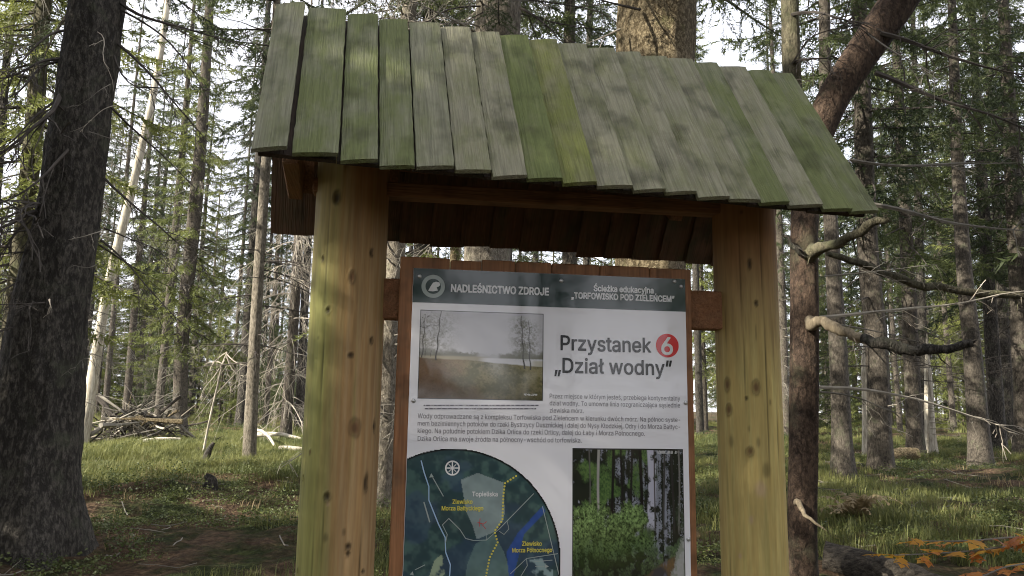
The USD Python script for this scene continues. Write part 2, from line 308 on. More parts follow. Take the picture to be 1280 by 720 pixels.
def dead_branch(mb, p, r, g, sub=6, sublen=.35, droop=.5, tips=True):
    """a bare branch along p with side twigs"""
    p = np.asarray(p, float); n = len(p); s = np.linspace(0, 1, n)
    mb.add(*tube(p, r*(1-.8*s), 5 if r > .01 else 4))
    L = np.linalg.norm(np.diff(p, axis=0), axis=1).sum()
    for k in range(sub):
        t = g.uniform(.15, 1); c = np.array([np.interp(t, s, p[:, a]) for a in range(3)])
        tg = unit(np.array([np.interp(t, s, np.gradient(p, axis=0)[:, a]) for a in range(3)]))
        d = unit(tg*.7+g.normal(size=3)*.6+np.array([0, 0, -droop])); l = sublen*g.uniform(.4, 1.2)*(1.1-.6*t)
        m = np.linspace(0, 1, 5); q = c+d*(l*m)[:, None]; q[:, 2] -= droop*l*.4*m**2; q += g.normal(0, .015*l, q.shape)*m[:, None]*3
        mb.add(*tube(q, max(.0025, r*.35)*(1-.7*m), 3, cap=False))
        if tips:
            for _ in range(2):
                t2 = g.uniform(.3, 1); c2 = q[0]+(q[-1]-q[0])*t2; d2 = unit(d+g.normal(size=3)*.6+np.array([0, 0, -droop*.6])); l2 = l*g.uniform(.25, .5)
                mb.add(*tube(np.stack([c2, c2+d2*l2*.5, c2+d2*l2+np.array([0, 0, -.1*l2])]), max(.0018, r*.2), 3, cap=False))
def dead_skirt(seed, z0, z1, nb, L0, r0=.012, droop=.35, sub=7):
    g = np.random.default_rng(seed); mb = MB()
    for i in range(nb):
        z = g.uniform(z0, z1); az = g.uniform(0, 2*np.pi); L = L0*g.uniform(.35, 1.15); out = np.array([math.cos(az), math.sin(az), 0])
        s = np.linspace(0, 1, 7); p = out*(L*s)[:, None]; p[:, 2] = z-droop*L*s**1.6*g.uniform(.2, 1.5)+.05*L*s
        p += np.cumsum(g.normal(0, .018*L, p.shape), 0)*s[:, None]
        dead_branch(mb, p, r0*g.uniform(.6, 1.2), g, sub, .42*L)
    return mb.mesh()

def trunk_mesh(P, R, sides, step, amp, seed, flare=.5, flare_h=.35, freq=3.0, zfreq=1.2):
    P = np.asarray(P, float); L = np.linalg.norm(np.diff(P, axis=0), axis=1).sum()
    n = max(8, int(L/step)); c = spline(P, n); s = np.linspace(0, 1, n)
    ps = np.r_[0, np.cumsum(np.linalg.norm(np.diff(P, axis=0), axis=1))]; r = np.interp(s*ps[-1], ps, R)
    h = s*ps[-1]; t = unit(np.gradient(c, axis=0))
    a = np.cross(t, [0, 1., 0]); a = unit(a); b = np.cross(t, a)
    an = np.arange(sides)*2*np.pi/sides
    dirs = np.cos(an)[None, :, None]*a[:, None]+np.sin(an)[None, :, None]*b[:, None]
    q = np.stack([np.cos(an)[None]*freq+0*h[:, None], np.sin(an)[None]*freq+0*h[:, None], zfreq*h[:, None]+0*an[None]], -1)+seed*7.3
    nz = (meshkit.fbm(q, 4, seed)-.5)*2*amp+(meshkit.fbm(q*[.35, .35, .3], 2, seed+9)-.5)*.22
    fl = flare*np.exp(-h/flare_h)[:, None]*(1+.55*np.sin(an*4+seed)[None]+.3*np.sin(an*7+2*seed)[None])
    rr = r[:, None]*(1+nz+fl)
    v = (c[:, None]+dirs*rr[:, :, None]).reshape(-1, 3)
    i, j = np.meshgrid(np.arange(n-1), np.arange(sides), indexing='ij'); k = (j+1) % sides
    A, B, C, D = i*sides+j, i*sides+k, (i+1)*sides+k, (i+1)*sides+j
    f = np.vstack([np.stack([A, B, C], -1).reshape(-1, 3), np.stack([A, C, D], -1).reshape(-1, 3)])
    nv = len(v); v = np.vstack([v, c[-1:]]); j = np.arange(sides); k = (j+1) % sides; e = (n-1)*sides
    return v, np.vstack([f, np.stack([e+j, e+k, np.full(sides, nv)], -1)])

def proto(name):
    return stage.CreateClassPrim('/World/Looks/'+name)
PARTS = {}
def make_proto(name, build):
    c = proto(name); x = UsdGeom.Xform.Define(stage, c.GetPath()); x.GetPrim().SetSpecifier(Sdf.SpecifierClass); build(x.GetPrim()); return c.GetPath()
def refer(parent_path, proto_path, loc, rz, sc, label=None, cat=None, group=None, kind=None):
    x = UsdGeom.Xform.Define(stage, parent_path)
    x.AddTranslateOp().Set(Gf.Vec3d(*map(float, loc))); x.AddRotateZOp().Set(float(rz)); x.AddScaleOp().Set(Gf.Vec3f(*(np.broadcast_to(sc, 3).astype(float).tolist())))
    x.GetPrim().GetReferences().AddInternalReference(proto_path); x.GetPrim().SetInstanceable(True)
    return tag(x, label, cat, group, kind)

def crown_class(name, needles, **k):
    def b(x):
        n, w = crown_parts(**k); obj('needles', n, needles, x, kind='stuff'); obj('branches', w, TWIG_DARK, x, kind='stuff')
    return make_proto(name, b)
CROWN = [crown_class('crown_high_a', NEEDLE, seed=1, z0=4.2, z1=21, rmax=2.3, nb=110, droop=.55),
         crown_class('crown_high_b', NEEDLE, seed=2, z0=6.0, z1=22, rmax=2.0, nb=95, droop=.5),
         crown_class('crown_low', NEEDLE_LIGHT, seed=3, z0=2.4, z1=17, rmax=2.1, nb=110, droop=.6),
         crown_class('crown_near', NEEDLE, seed=4, z0=4.4, z1=20, rmax=2.2, nb=85, droop=.55, spike=.042, wid=.009, gap=.006)]
def skirt_class(name, m, **k): return make_proto(name, lambda x: obj('dead_branches', dead_skirt(**k), m, x, kind='stuff'))
SKIRT = [skirt_class('skirt_a', TWIG_GREY, seed=11, z0=1.0, z1=7.5, nb=75, L0=1.4, sub=9), skirt_class('skirt_b', TWIG_DARK, seed=12, z0=1.6, z1=8.5, nb=50, L0=1.6, sub=7),
         skirt_class('skirt_pale', TWIG_PALE, seed=13, z0=.5, z1=6, nb=95, L0=1.7, droop=.75, sub=10)]
def whole(name, bk, ndl, seed, z0, z1, rmax, nb, rt, sk, skmat):
    def b(x):
        H = z1+.5
        obj('trunk', trunk_mesh([[0, 0, -.6], [.05*math.sin(seed), .1*math.cos(seed), H*.4], [0, 0, H]], [rt*1.05, rt*.8, .015], 14, .35, .05, seed), bk, x, smooth=True, rest=(seed, seed*2, 0))
        n, w = crown_parts(seed, z0, z1, rmax, nb, droop=.5); obj('needles', n, ndl, x, kind='stuff'); obj('branches', w, TWIG_DARK, x, kind='stuff')
        if sk: obj('dead_branches', dead_skirt(seed+50, 1.0, z0+1.5, sk, 1.2), skmat, x, kind='stuff')
    return make_proto(name, b)
WHOLE = [whole('spruce_a', B_MID, NEEDLE, 21, 5.0, 19, 1.8, 80, .14, 24, TWIG_GREY), whole('spruce_b', B_DARK, NEEDLE, 22, 7.0, 21, 1.9, 80, .17, 28, TWIG_DARK),
         whole('spruce_c', B_LIGHT, NEEDLE_LIGHT, 23, 3.5, 15, 1.6, 75, .10, 24, TWIG_GREY), whole('spruce_d', B_MID, NEEDLE, 24, 9.0, 20, 1.6, 60, .11, 36, TWIG_DARK)]
FULL = [whole('spruce_e', B_MID, NEEDLE, 25, 1.2, 13, 2.0, 105, .10, 12, TWIG_GREY), whole('spruce_f', B_MID, NEEDLE_LIGHT, 26, 2.0, 15, 1.9, 105, .11, 20, TWIG_GREY)]
def young_class(name, seed, H, r, ndl, nb):
    def b(x):
        obj('trunk', tube([[0, 0, -.3], [0, 0, H*.5], [0, 0, H]], [.035, .022, .004], 7), B_MID, x, smooth=True, rest=(seed, 0, 0))
        n, w = crown_parts(seed, .25, H, r, nb, droop=.25, dens=1.1, spike=.08, wid=.018); obj('needles', n, ndl, x, kind='stuff'); obj('branches', w, TWIG_DARK, x, kind='stuff')
    return make_proto(name, b)
YOUNG = [young_class('young_spruce_a', 31, 4.2, 1.15, NEEDLE_LIGHT, 85), young_class('young_spruce_b', 32, 3.0, .95, NEEDLE, 70)]

# ------------------------------------------------------------------ trees the photo lets one tell apart
def tree(name, label, cat, px, d, bk, H=18, crown=None, skirt=None, sides=20, step=.12, amp=.07, flare=.5, straight=.0, group=None, csc=1.0, ssc=1.0, flare_h=.3, parts=None, freq=3.0, zfreq=1.2):
    """px: (column, row, width in pixels) of the trunk in the photograph, from low to high; d: metres away"""
    px = sorted(px, key=lambda q: -q[1]); P = [at(x, y, d) for x, y, w in px]; R = [.5*w*np.linalg.norm(p-EYE)/FPX*.985 for p, (x, y, w) in zip(P, px)]
    t = P[1]-P[0]; t = t/max(t[2], .05)
    base = P[0].copy()
    for _ in range(30):
        gz = float(ground_z(base[0], base[1])); base = P[0]+t*(gz-.15-P[0][2])
    rb = R[0]*(1.0+.02*max(0, P[0][2]-base[2]))
    if base[2] < P[0][2]-.2: P.insert(0, base); R.insert(0, rb)
    t2 = P[-1]-P[-2]; t2 = t2/max(t2[2], .05); top = P[-1]; Ht = max(H-(top[2]-base[2]), .12)
    mid = top+t2*Ht*.4; end = mid+(t2*(1-straight))*Ht*.6
    P += [mid, end]; R += [max(R[-1]*.62, .015), .012]
    T = thing(name, label, cat, group, base); o = base
    obj('trunk', trunk_mesh(np.array(P)-o, R, sides, step, amp, len(counts)+int(px[0][0]) % 97, flare, flare_h, freq, zfreq), bk, T, smooth=True, rest=o+[px[0][0]*.37, 0, 0])
    rz = (px[0][0]*37) % 360
    lean = (P[-2]-base)*[1, 1, 0]*.55
    if crown is not None: refer(numbered(str(T.GetPath()), 'crown'), CROWN[crown], lean, rz, csc)
    if skirt is not None: refer(numbered(str(T.GetPath()), 'lower_branches'), SKIRT[skirt], (0, 0, .1), rz, ssc)
    return T, o
def px_branch(T, o, name, pts, r, m, sub=5, sublen=.3, seed=0, n=10, droop=.4, label=None, tips=True, taper=.8):
    """pts: (column, row, metres away)"""
    g = np.random.default_rng(seed); mb = MB(); p = spline([at(*q)-o for q in pts], n)
    p = p+np.cumsum(g.normal(0, r*.12, p.shape), 0)
    dead_branch(mb, p, r, g, sub, sublen, droop, tips)
    return obj(name, mb.mesh(), m, T, smooth=40, rest=o, label=label)

# left side
L1, o1 = tree('spruce_tree', 'thick dark spruce trunk rising along the left edge, nearest on that side', 'spruce tree',
     [(32, 660, 110), (40, 590, 92), (55, 450, 80), (88, 250, 63), (106, 120, 57), (121, 0, 54)], 6.0, B_DARK, H=17, crown=3, sides=72, step=.045, amp=.05, flare=.35, flare_h=.22, freq=9, zfreq=5)
g = np.random.default_rng(5)
for k, (pts, r) in enumerate([
    ([(85, 78, 5.3), (55, 82, 5.1), (20, 118, 4.9), (-30, 130, 4.8)], .012), ([(90, 40, 5.3), (60, 45, 5.0), (25, 80, 4.8), (-20, 120, 4.7)], .011),
    ([(84, 75, 5.3), (50, 78, 5.0), (10, 98, 4.8), (-30, 100, 4.7)], .014), ([(62, 262, 5.3), (40, 255, 5.0), (15, 268, 4.8), (-25, 280, 4.7)], .020),
    ([(66, 268, 5.3), (45, 264, 5.1), (20, 275, 4.9), (-30, 295, 4.8)], .024), ([(72, 125, 5.3), (40, 150, 5.0), (5, 185, 4.8), (-30, 195, 4.7)], .010),
    ([(80, 110, 5.2), (65, 140, 5.0), (45, 155, 4.9), (-20, 205, 4.8)], .022), ([(55, 285, 5.3), (30, 288, 5.1), (0, 290, 4.9), (-30, 295, 4.8)], .009),
    ([(48, 313, 5.3), (25, 315, 5.1), (0, 317, 4.9), (-30, 318, 4.8)], .008), ([(45, 345, 5.3), (25, 352, 5.1), (0, 366, 4.9), (-30, 380, 4.8)], .010),
    ([(60, 378, 5.1), (40, 380, 4.9), (0, 381, 4.8), (-30, 383, 4.7)], .008), ([(42, 404, 5.3), (22, 408, 5.1), (0, 414, 4.9), (-20, 420, 4.8)], .010),
    ([(95, 180, 5.2), (60, 215, 4.9), (30, 240, 4.8), (-25, 262, 4.7)], .014),
    ([(150, 2, 5.3), (180, 20, 5.2), (235, 35, 5.2), (312, 58, 5.2)], .014), ([(150, 12, 5.3), (190, 35, 5.4), (230, 75, 5.4), (262, 130, 5.4)], .009),
    ([(148, 55, 5.3), (185, 90, 5.2), (215, 125, 5.2), (262, 180, 5.2)], .012), ([(140, 60, 5.3), (175, 110, 5.1), (200, 110, 5.0), (222, 170, 5.0)], .008),
    ([(135, 130, 5.3), (165, 160, 5.3), (205, 195, 5.3), (250, 240, 5.2)], .009), ([(130, 222, 5.3), (165, 255, 5.2), (200, 285, 5.1), (262, 345, 5.0)], .010),
    ([(126, 300, 5.3), (160, 330, 5.2), (185, 360, 5.1), (246, 422, 5.0)], .008), ([(130, 285, 5.3), (160, 298, 5.2), (200, 315, 5.1), (225, 345, 5.0)], .006)]):
    px_branch(L1, o1, 'dead_branch', [(x, y, d+.7) for x, y, d in pts], r*1.1, TWIG_DARK, sub=9, sublen=.55, seed=60+k)
for k, (pts, r) in enumerate([
    ([(122, 40, 4.95), (130, 55, 4.8), (128, 70, 4.75), (140, 100, 4.7), (143, 130, 4.7)], .006), ([(138, 105, 4.9), (118, 118, 4.75), (92, 136, 4.7)], .005),
    ([(146, 132, 4.9), (125, 140, 4.75), (105, 158, 4.7), (88, 165, 4.7)], .005), ([(112, 165, 4.95), (128, 170, 4.8), (140, 174, 4.75), (175, 190, 4.7)], .006),
    ([(128, 288, 4.95), (110, 294, 4.85), (86, 300, 4.8)], .007), ([(121, 331, 4.95), (108, 335, 4.9), (90, 331, 4.85)], .007), ([(62, 374, 4.95), (64, 385, 4.9)], .010),
    ([(120, 460, 5.0), (108, 448, 4.9), (92, 464, 4.8)], .004)]):
    px_branch(L1, o1, 'broken_twig', [(x, y, d+.72) for x, y, d in pts], r*.65, [TWIG_PALE, TWIG_GREY][k % 2], sub=2, sublen=.12, seed=90+k)

tree('spruce_tree', 'mossy slender spruce trunk half lit by sun, behind the thick trunk at the left edge', 'spruce tree', [(10, 470, 22), (22, 360, 21), (40, 185, 19), (50, 60, 16)], 9.5, B_GREEN, 16, 2, 0)
tree('spruce_tree', 'thin dark spruce stem in the top left corner', 'spruce tree', [(3, 150, 8), (10, 60, 7), (18, 0, 6)], 12, B_DARK, 15, 1, 1, sides=10)
tree('dead_tree', 'pale leaning dead trunk with stripped bark, bright on its left side', 'dead tree', [(107, 530, 13), (133, 370, 10.5), (170, 215, 9), (196, 95, 7.5), (210, 0, 6)], 17, B_PALE, 15, None, 0, sides=18, amp=.06, flare=.3)
tree('spruce_tree', 'straight mid-grey spruce with sunlit yellow-green needles, beside the leaning pale trunk', 'spruce tree', [(225, 500, 16), (228, 420, 15.5), (241, 290, 15.5), (251, 180, 13.5), (262, 0, 9)], 23, B_MID, 20, 2, 0)
tree('spruce_tree', 'slender spruce trunk with a lit left side, standing in grass left of the shelter', 'spruce tree', [(312, 560, 15), (318, 430, 14), (324, 330, 12.5), (333, 195, 11), (346, 0, 8)], 13, B_LIGHT, 17, 1, 1, flare=.25)
tree('spruce_tree', 'dark straight spruce trunk just behind the slender lit one', 'spruce tree', [(303, 500, 13), (312, 380, 13), (322, 240, 12), (330, 100, 9)], 27, B_DARK, 20, 0, 1, sides=12)
tree('dead_tree', 'dead spruce with a fan of bare pale drooping branches, left of the left post', 'dead tree', [(360, 500, 13), (366, 420, 13), (374, 290, 12), (380, 180, 9)], 19, B_MID, 12, None, 2, sides=12, ssc=1.1)
# seen between and above the shelter
tree('spruce_tree', 'light grey trunk seen in the gap between left post and board', 'spruce tree', [(480, 600, 30), (487, 420, 27), (494, 310, 25), (506, 60, 19), (513, 0, 16)], 9, B_LIGHT, 17, 3, 0)
tree('spruce_tree', 'thin yellowish stem left above the board, between the light grey and rough trunks', 'spruce tree', [(522, 400, 15), (526, 310, 14), (534, 100, 10)], 14, B_TAN, 14, 2, None, sides=12)
tree('spruce_tree', 'thin yellowish stem touching the rough trunk, above the second plank of the board', 'spruce tree', [(566, 400, 13), (569, 310, 12), (575, 100, 8)], 16, B_TAN, 14, 1, None, sides=12)
C1, oc1 = tree('spruce_tree', 'rough two-toned trunk rising behind the roof left of its middle', 'spruce tree', [(604, 460, 62), (609, 315, 58), (623, 20, 54)], 8.2, B_LIGHT, 18, 3, 0, sides=48, step=.06, amp=.05, flare=.3)
C2, oc2 = tree('spruce_tree', 'massive sunlit tan trunk with scaly bark rising behind the roof', 'spruce tree', [(806, 600, 92), (813, 325, 89), (821, 30, 91)], 6.2, B_TAN, 19, 3, None, sides=80, step=.04, amp=.045, flare=.3, freq=6)
px_branch(C2, oc2, 'dead_branch', [(800, 12, 5.9), (760, 2, 5.7), (720, -12, 5.6)], .012, TWIG_DARK, 5, .3, 5)
px_branch(C2, oc2, 'broken_twig', [(775, 36, 5.95), (752, 46, 5.85), (733, 54, 5.8)], .010, TWIG_PALE, 1, .2, 6)
for k, (pts, r) in enumerate([([(650, 10, 8.0), (680, 28, 7.8), (700, 50, 7.7)], .018), ([(648, 0, 8.0), (700, 5, 7.8), (760, 20, 7.6), (790, 70, 7.4)], .010), ([(600, 8, 8.0), (560, 12, 7.7), (520, 30, 7.4), (470, 20, 7.2)], .010),
                              ([(605, 15, 8.0), (570, 35, 7.8), (548, 52, 7.7)], .006)]):
    px_branch(C1, oc1, 'dead_branch', pts, r, TWIG_DARK, 8, .5, 40+k)
tree('spruce_tree', 'thin dark stem above the roof between the two thick trunks', 'spruce tree', [(733, 320, 9), (737, 40, 8), (738, 0, 7)], 20, B_DARK, 19, 0, 1, sides=10)

# right side: the forked tree beside the right post
def forked():
    d = 4.9; base = at(1004, 716, d); base[2] = float(ground_z(base[0], base[1]))-.2
    T = thing('forked_tree', 'reddish-brown forked trunk with snapped side branches right beside the right post', 'spruce tree', None, base); o = base
    q = [(1004, 716, 32), (1005, 550, 33), (1006, 400, 32.5), (1005, 300, 31), (1010, 215, 32), (1035, 135, 35), (1075, 70, 37), (1118, 8, 38), (1160, -60, 38)]
    P = [base]+[at(x, y, d) for x, y, w in q]; R = [.085]+[.5*w*np.linalg.norm(at(x, y, d)-EYE)/FPX for x, y, w in q]
    t = P[-1]-P[-2]; P += [P[-1]+t*4, P[-1]+t*9+np.array([0, 0, 1.5])]; R += [R[-1]*.7, .02]
    obj('trunk', trunk_mesh(np.array(P)-o, R, 48, .04, .035, 3, .25, .15, 5), B_RED, T, smooth=True, rest=o)
    q = [(1004, 285, 20), (997, 200, 21), (990, 100, 20), (987, 0, 18), (985, -90, 15)]
    P = [at(x, y, d+.05) for x, y, w in q]; R = [.5*w*np.linalg.norm(p-EYE)/FPX for p, (x, y, w) in zip(P, q)]
    P.append(P[-1]+np.array([0, 0, 6.])); R.append(.012)
    obj('second_stem', trunk_mesh(np.array(P)-o, R, 24, .05, .04, 8, 0), B_GREEN, T, smooth=True, rest=o, label='slim greenish upright stem of the fork')
    def limb(pts, rs, m, label, seed, n=26, sides=14):
        c = spline([at(*a)-o for a in pts], n); gk = np.random.default_rng(seed+77); kink = np.repeat(gk.normal(0, .011, (n//3+1, 3)), 3, 0)[:n]; kink[:4] = 0; c = c+kink*.6+gk.normal(0, .0025, c.shape); r = np.interp(np.linspace(0, 1, n), np.linspace(0, 1, len(rs)), rs)
        v, f = tube(c, r, sides); axis = np.vstack([np.repeat(c, sides, 0), c[:1], c[-1:]]); out = v-axis
        v = axis+out*(1+(meshkit.fbm(v*16, 4, seed)[:, None]-.5)*.9+(meshkit.fbm(v*45, 2, seed+1)[:, None]-.5)*.35)
        mb = MB(); mb.add(v, f); g = np.random.default_rng(seed); e = unit(c[-1]-c[-3])
        for _ in range(7):
            o2 = g.normal(size=3)*r[-1]*.5; mb.add(*tube(np.stack([c[-1]+o2-e*.02, c[-1]+o2+e*g.uniform(.005, .03)]), [r[-1]*.3, .001], 5))
        for _ in range(0 if n < 13 else 4):
            i = g.integers(5, n-1); o2 = unit(g.normal(size=3)+[0, 0, -.4]); L = g.uniform(.03, .16); mb.add(*tube(np.stack([c[i], c[i]+o2*L*.5+r[i]*o2, c[i]+o2*L+r[i]*o2+g.normal(0, .015, 3)]), [.006, .004, .0015], 5))
        v, f = mb.mesh()
        return obj('broken_branch', (v, f), m, T, smooth=45, rest=o, label=label)
    limb([(1006, 328, 4.92), (1016, 315, 4.78), (1026, 311, 4.7), (1055, 300, 4.5), (1085, 286, 4.35), (1110, 273, 4.3)], [.05, .040, .031, .028, .027, .020], B_GREEN, 'snapped upper branch pointing up to the right', 21)
    limb([(1006, 412, 4.92), (1016, 404, 4.78), (1030, 404, 4.7), (1042, 410, 4.65), (1082, 424, 4.5)], [.05, .040, .030, .026, .025], B_LIMB, 'barkless pale inner length of the lower snapped branch', 22)
    limb([(1080, 423, 4.5), (1100, 430, 4.42), (1150, 436, 4.3), (1185, 434, 4.2), (1212, 432, 4.15)], [.029, .032, .029, .024, .021], B_DARK, 'dark bark-covered outer length of the lower snapped branch', 23)
    limb([(1034, 318, 5.0), (1070, 328, 5.1), (1110, 345, 5.2), (1160, 358, 5.3), (1220, 366, 5.4), (1300, 372, 5.5)], [.016, .024, .026, .025, .027, .022], B_GREEN, 'long thin branch running to the right edge', 24, 30, 10)
    limb([(996, 626, 4.9), (1000, 630, 4.72), (1008, 642, 4.64), (1028, 658, 4.6)], [.022, .018, .012, .004], B_LIMB, 'small broken stub hanging low on the trunk', 25, 12, 8)
    limb([(978, 292, 4.85), (988, 300, 4.8), (1000, 312, 4.8)], [.006, .014, .02], B_DARK, 'short dark stub', 26, 8, 8)
    for k, (pts, r, m) in enumerate([
        ([(1025, 397, 5.0), (1070, 392, 5.1), (1110, 388, 5.2), (1200, 379, 5.3), (1260, 366, 5.4), (1310, 362, 5.5)], .012, TWIG_PALE), ([(1022, 484, 4.9), (1060, 486, 5.0), (1130, 497, 5.1), (1210, 520, 5.2), (1290, 548, 5.3)], .012, TWIG_PALE),
        ([(1025, 490, 4.9), (1070, 496, 5.0), (1110, 512, 5.1), (1150, 522, 5.2)], .006, TWIG_GREY), ([(1040, 405, 5.1), (1100, 415, 5.2), (1150, 428, 5.3)], .006, TWIG_GREY),
        ([(1062, 200, 5.3), (1120, 207, 5.3), (1200, 205, 5.4), (1290, 205, 5.5)], .012, TWIG_GREY), ([(1085, 255, 5.4), (1130, 263, 5.4), (1190, 278, 5.5), (1290, 290, 5.6)], .018, TWIG_GREY),
        ([(1095, 92, 4.8), (1125, 105, 4.7), (1180, 128, 4.6), (1240, 146, 4.5), (1300, 172, 4.5)], .017, TWIG_DARK), ([(1100, 42, 4.8), (1150, 58, 4.8), (1190, 74, 4.8), (1240, 88, 4.8), (1300, 98, 4.8)], .016, TWIG_DARK),
        ([(1085, 42, 4.7), (1110, 60, 4.6), (1160, 88, 4.5), (1230, 120, 4.5)], .006, TWIG_GREY), ([(992, 78, 4.9), (1010, 74, 4.8), (1040, 76, 4.7)], .012, TWIG_DARK), ([(990, 80, 4.9), (1010, 50, 4.7), (1045, 35, 4.6), (1090, 28, 4.5)], .008, TWIG_DARK),
        ([(990, 18, 4.9), (1020, 15, 4.75), (1060, 25, 4.6), (1085, 28, 4.5)], .013, TWIG_DARK), ([(1030, 345, 4.9), (1080, 340, 5.0), (1170, 330, 5.2)], .005, TWIG_GREY)]):
        px_branch(T, o, 'side_branch', pts, r, m, sub=10, sublen=.3, seed=120+k, n=14)
    refer(numbered(str(T.GetPath()), 'crown'), CROWN[3], (2.6, 0, 2), 40, .8)
forked()
tree('spruce_tree', 'brownish trunk in the grass, first one right of the forked tree', 'spruce tree', [(1053, 575, 22), (1048, 440, 20), (1041, 320, 17), (1034, 200, 15), (1030, 0, 12)], 11.5, B_MID, 19, 1, None)
tree('spruce_tree', 'sturdy dark brown trunk in the grass, second one right of the forked tree', 'spruce tree', [(1101, 562, 25), (1095, 430, 23), (1084, 300, 22), (1079, 150, 19), (1074, 0, 15)], 13, B_MID, 20, 0, 1)
tree('dead_tree', 'short pale snag close behind the sturdy dark brown trunk', 'dead tree', [(1084, 540, 11), (1083, 500, 10), (1081, 455, 9)], 17, B_PALE, 2.6, None, None, sides=12)
tree('spruce_tree', 'dark slim trunk midway between the sturdy brown trunk and the pale snag', 'spruce tree', [(1144, 555, 17), (1139, 440, 16), (1133, 300, 14), (1126, 180, 11), (1120, 60, 8)], 17, B_MID, 19, 0, 1)
tree('spruce_tree', 'very thin dark trunk touching the dark slim one', 'spruce tree', [(1160, 540, 10), (1153, 420, 10), (1147, 220, 8)], 22, B_DARK, 19, 1, 1, sides=10)
S1, os1 = tree('dead_tree', 'short sunlit pale snag with spiky dead twigs at its foot, on the right', 'dead tree', [(1163, 548, 11), (1161, 500, 9.5), (1160, 468, 8)], 17.5, B_PALE, 2.8, None, None, sides=12)
for k in range(7):
    y = 500+k*7
    px_branch(S1, os1, 'spiky_twig', [(1162, y, 17.4), (1175+4*k, y+3, 17.1), (1190+k*2, y+2+k % 3*3, 16.9)], .008, TWIG_PALE, 3, .3, 70+k)
tree('spruce_tree', 'straight brown spruce with a pale streak high on its stem, toward the right edge', 'spruce tree', [(1225, 560, 22), (1215, 440, 19), (1205, 330, 16), (1197, 200, 13), (1192, 60, 9)], 15, B_MID, 19, 1, None)
tree('spruce_tree', 'dark trunk right behind the straight brown spruce', 'spruce tree', [(1248, 550, 16), (1240, 430, 15), (1232, 300, 12)], 19, B_DARK, 20, 0, 1, sides=12)
tree('spruce_tree', 'dark thin trunk, last but one before the right edge', 'spruce tree', [(1262, 545, 12), (1256, 430, 11), (1248, 300, 10)], 22, B_DARK, 20, 0, 1, sides=12)
tree('spruce_tree', 'dark trunk at the right edge of the forest', 'spruce tree', [(1282, 560, 20), (1277, 430, 19), (1270, 300, 17)], 17, B_MID, 20, 0, 1, sides=12)

# the rest of the forest: groups of alike trees
taken, placed = [], []
MARKS = [(0, 'out of view past the left edge'), (60, 'left of the thick dark trunk'), (130, 'behind the thick dark trunk'), (215, 'behind the leaning pale trunk'), (260, 'behind the brush pile'), (312, 'just left of the slender lit trunk'),
         (345, 'behind the slender lit trunk'), (400, 'by the fan of pale dead branches'), (475, 'hidden behind the left post'), (520, 'in the gap between left post and board'), (640, 'behind the left half of the board'), (860, 'behind the right half of the board'),
         (900, 'in the gap between board and right post'), (985, 'hidden behind the right post'), (1040, 'just right of the forked tree'), (1075, 'behind the first brown trunk on the right'), (1120, 'behind the sturdy dark brown trunk'),
         (1170, 'behind the thin pale snag'), (1230, 'behind the straight brown spruce'), (1290, 'by the right edge'), (9999, 'out of view past the right edge')]
LOOK = {'spruce_a': 'grey-brown spruce', 'spruce_b': 'dark thicker spruce', 'spruce_c': 'light slim spruce', 'spruce_d': 'thin high-crowned spruce', 'spruce_e': 'dark green full spruce', 'spruce_f': 'light green full spruce', 'young_spruce_a': 'light green young spruce', 'young_spruce_b': 'low dark young spruce'}
def scatter(name, label, cat, group, protos, n, cols, dist, sc, seed, mind=1.5):
    g = np.random.default_rng(seed); k = t = 0
    while k < n and t < n*60:
        t += 1; c, d = g.uniform(*cols), dist[0]+(dist[1]-dist[0])*math.sqrt(g.uniform(0, 1)); p = on_ground(c, d)
        if any((p[0]-q[0])**2+(p[1]-q[1])**2 < mind**2 for q in taken): continue
        taken.append(p); s = g.uniform(*sc); w = s*g.uniform(.8, 1.25)
        pr = protos[g.integers(len(protos))]; u = (d-dist[0])/(dist[1]-dist[0])
        lab = LOOK[pr.name]+' '+next(m for e, m in MARKS if c < e)+(', near' if u < .35 else ', midway' if u < .62 else ', deep' if u < .82 else ', farthest')
        x = refer(numbered('/World', name), pr, p-[0, 0, .05], g.uniform(0, 360), (w, w, s), lab, cat, group); placed.append((lab, c, x)); k += 1
scatter('spruce_tree', 'slender spruce in the bright background left of the shelter', 'spruce tree', 'far spruces left of the shelter', WHOLE, 54, (-120, 420), (20, 60), (.75, 1.1), 1, 1.3)
scatter('full_spruce', 'spruce green almost to the ground, far behind on the left', 'spruce tree', 'full green spruces far on the left', FULL, 46, (-160, 480), (32, 75), (.7, 1.2), 11, 1.3)
scatter('spruce_tree', 'spruce seen in the gaps behind the shelter and its roof', 'spruce tree', 'far spruces behind the shelter', WHOLE+FULL, 40, (420, 1000), (20, 60), (.75, 1.1), 2, 1.3)
scatter('spruce_tree', 'slender spruce in the dim background right of the shelter', 'spruce tree', 'far spruces right of the shelter', WHOLE, 60, (980, 1420), (20, 60), (.8, 1.15), 3, 1.2)
scatter('full_spruce', 'spruce green almost to the ground, far behind on the right', 'spruce tree', 'full green spruces far on the right', FULL, 32, (900, 1440), (28, 70), (.8, 1.25), 12, 1.3)
scatter('young_spruce', 'bushy young spruce low in the background left of the shelter', 'young spruce', 'young spruces left of the shelter', YOUNG, 22, (-60, 470), (26, 55), (.8, 1.8), 4)
scatter('young_spruce', 'bushy young spruce low in the background right of the shelter', 'young spruce', 'young spruces right of the shelter', YOUNG, 20, (930, 1400), (28, 58), (.8, 1.8), 5)
